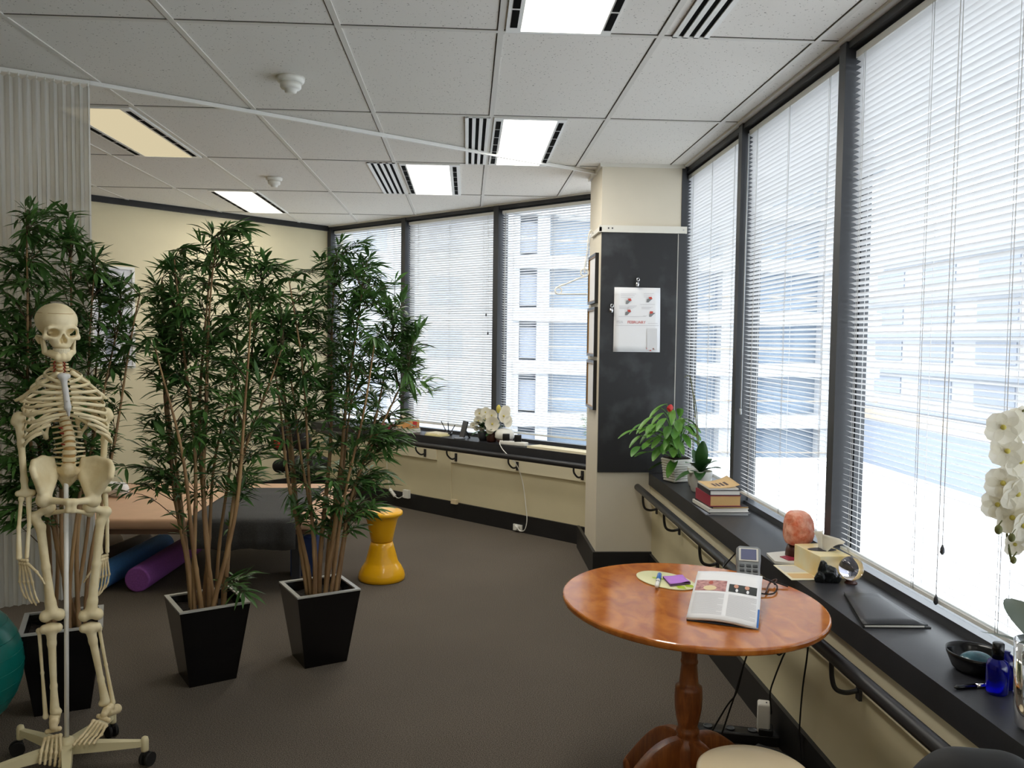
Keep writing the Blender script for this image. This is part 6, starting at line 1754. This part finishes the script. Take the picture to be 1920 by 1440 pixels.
# two flower pots
def flower_pot(label, base, potm, prof, spots, leaves, seed):
    t = thing('flower_pot', label, 'flower arrangement', base, 'white flowers on the far sill')
    m = MB(); m.lathe(prof, base, 28); m.build('pot', potm, t); rnd = random.Random(seed)
    top = base+Vector((0, 0, prof[-2][1])); lf_ = MB()
    for k in range(leaves):
        a = rnd.uniform(0, 2*pi); leaf_blade(lf_, top+Vector((0, 0, rnd.uniform(-.01, .05))), (cos(a), sin(a)*.8, rnd.uniform(.1, 1.4)), rnd.uniform(.07, .13), rnd.uniform(.028, .042), rnd.uniform(.1, .4))
    lf_.build('leaves', 'leaf_dark', t); sm = MB()
    ob_ = (base-FB.M0).dot(FB.n)
    for px, py, dy, r, fx in spots:
        s_, z_ = FB.hit(px, py, ob_-dy*.7); c = FB.P(s_, ob_-dy*.7, z_); sm.tube(bez(top, top+Vector((0, 0, .03)), c-Vector((0, 0, .04)), c, 6), .0025, 5)
        blossom(t, c, (fx, -1, .1), r, 6, rnd=rnd, cup=.45, wide=1.15)
    sm.build('stems', 'leaf_dark', t); return t
b1 = BS(906, 820, .085)
flower_pot('grey pot of small white flowers on the far sill, beside the photo frame', b1, 'frame_grey', [(.03, 0), (.046, .03), (.05, .075), (.046, .078), (.0005, .07)], ((899, 775, -.03, .042, -.3), (910, 773, 0, .045, .3), (897, 789, -.05, .04, -.3), (910, 785, -.03, .035, .2), (887, 797, -.03, .026, -.4), (903, 803, -.04, .026, 0), (893, 803, -.04, .024, 0)), 26, 3)
b2 = BS(922, 823, .105)
flower_pot('brown vase with large white magnolia blooms, rightmost flowers on the far sill', b2, 'dark_wood', [(.035, 0), (.044, .01), (.046, .05), (.038, .075), (.036, .078), (.0005, .07)], ((922, 779, -.02, .05, -.2), (923, 795, -.06, .062, 0), (944, 780, -.03, .058, .5), (950, 790, .0, .05, .8), (947, 770, .03, .045, .4), (919, 806, -.06, .035, -.1)), 26, 4)
m = MB(); s_, z_ = FB.hit(935, 767, (b2-FB.M0).dot(FB.n)); c = FB.P(s_, (b2-FB.M0).dot(FB.n), z_); m.ball(c, (.020, .020, .036), 14, 10); o = bpy.data.objects['flower_pot.001']; m.build('yellow_bud', 'petal_core', o)
q = BS(946, 822, .092); bw = thing('round_bowl', 'white domed bowl with dark brown base behind the magnolia vase', 'bowl', q)
m = MB(); m.lathe([(.07, .036), (.082, .05), (.080, .085), (.062, .112), (.03, .122), (.0005, .124)], q, 36); m.build('dome', 'white_pot', bw)
m = MB(); m.lathe([(.05, 0), (.06, .01), (.072, .036), (.0005, .037)], q, 36); m.build('base', 'dark_wood', bw)
# power strip with two plugs
a, b = BS(943, 829, .165), BS(985, 829, .135); dd = (b-a); rzp = atan2(dd.y, dd.x); mid = (a+b)/2
pst = thing('power_strip', 'white power board on the far sill edge with two black plugs', 'power strip', mid)
m = MB(); m.box((mid.x, mid.y, SILL+.017), (.25, .055, .034), rz=rzp, bev=.008); m.build('body', 'white_plastic', pst)
for k, px in enumerate((949, 971)):
    c = BS(px, 826, .157 if k == 0 else .147); t = thing('plug_adapter', ('left black plug adapter on the white power board, far sill', 'right black plug adapter on the white power board, far sill')[k], 'adapter', (c.x, c.y, SILL+.034), 'black plug adapters on the white power board')
    m = MB(); m.box((c.x, c.y+.0, SILL+.034+.028), (.058, .04, .056), rz=-.1, bev=.005); m.build('shell', 'black_plastic', t)
P_ = [BS(988, 834, .19), BS(1100, 850, .19), BS(1110, 845, .06), BS(1012, 833, .06)]
m = MB(); m.add([Vector((p.x, p.y, SILL)) for p in P_]+[Vector((p.x, p.y, SILL+.018)) for p in P_], [(3,2,1,0),(4,5,6,7),(0,1,5,4),(1,2,6,5),(2,3,7,6),(3,0,4,7)]); o = m.build('cream_board', 'cream_paper', None, loc=sum(P_, Vector())/4); tag(o, 'flat cream board lying on the far sill next to the pillar', 'board')
q = FB.P(1.74, .07, SILL); lp = thing('leafy_plant', 'light green sprig peeking out behind the pillar on the far sill', 'potted plant', q)
m = MB(); m.lathe([(.03, 0), (.045, .07), (.042, .072), (.0005, .065)], q, 24); m.build('pot', 'white_pot', lp)
rnd = random.Random(8); m = MB()
for k in range(40):
    a = rnd.uniform(0, 2*pi); h = rnd.uniform(.05, .26); o = q+Vector((-.02, 0, .06))+Vector((cos(a)*.05*h/.26-.10*h, sin(a)*.03, h)); leaf_blade(m, o, (cos(a)-.3, sin(a), rnd.uniform(-.2, .6)), rnd.uniform(.03, .06), .016, .2)
for k in range(6): m.tube(bez(q+Vector((0, 0, .06)), q+Vector((0, 0, .12)), q+Vector((-.01*k, 0, .2)), q+Vector((-.012*k-.03, .01*(k-3), .28)), 6), .0016, 5)
m.build('foliage', 'leaf_bright', lp)
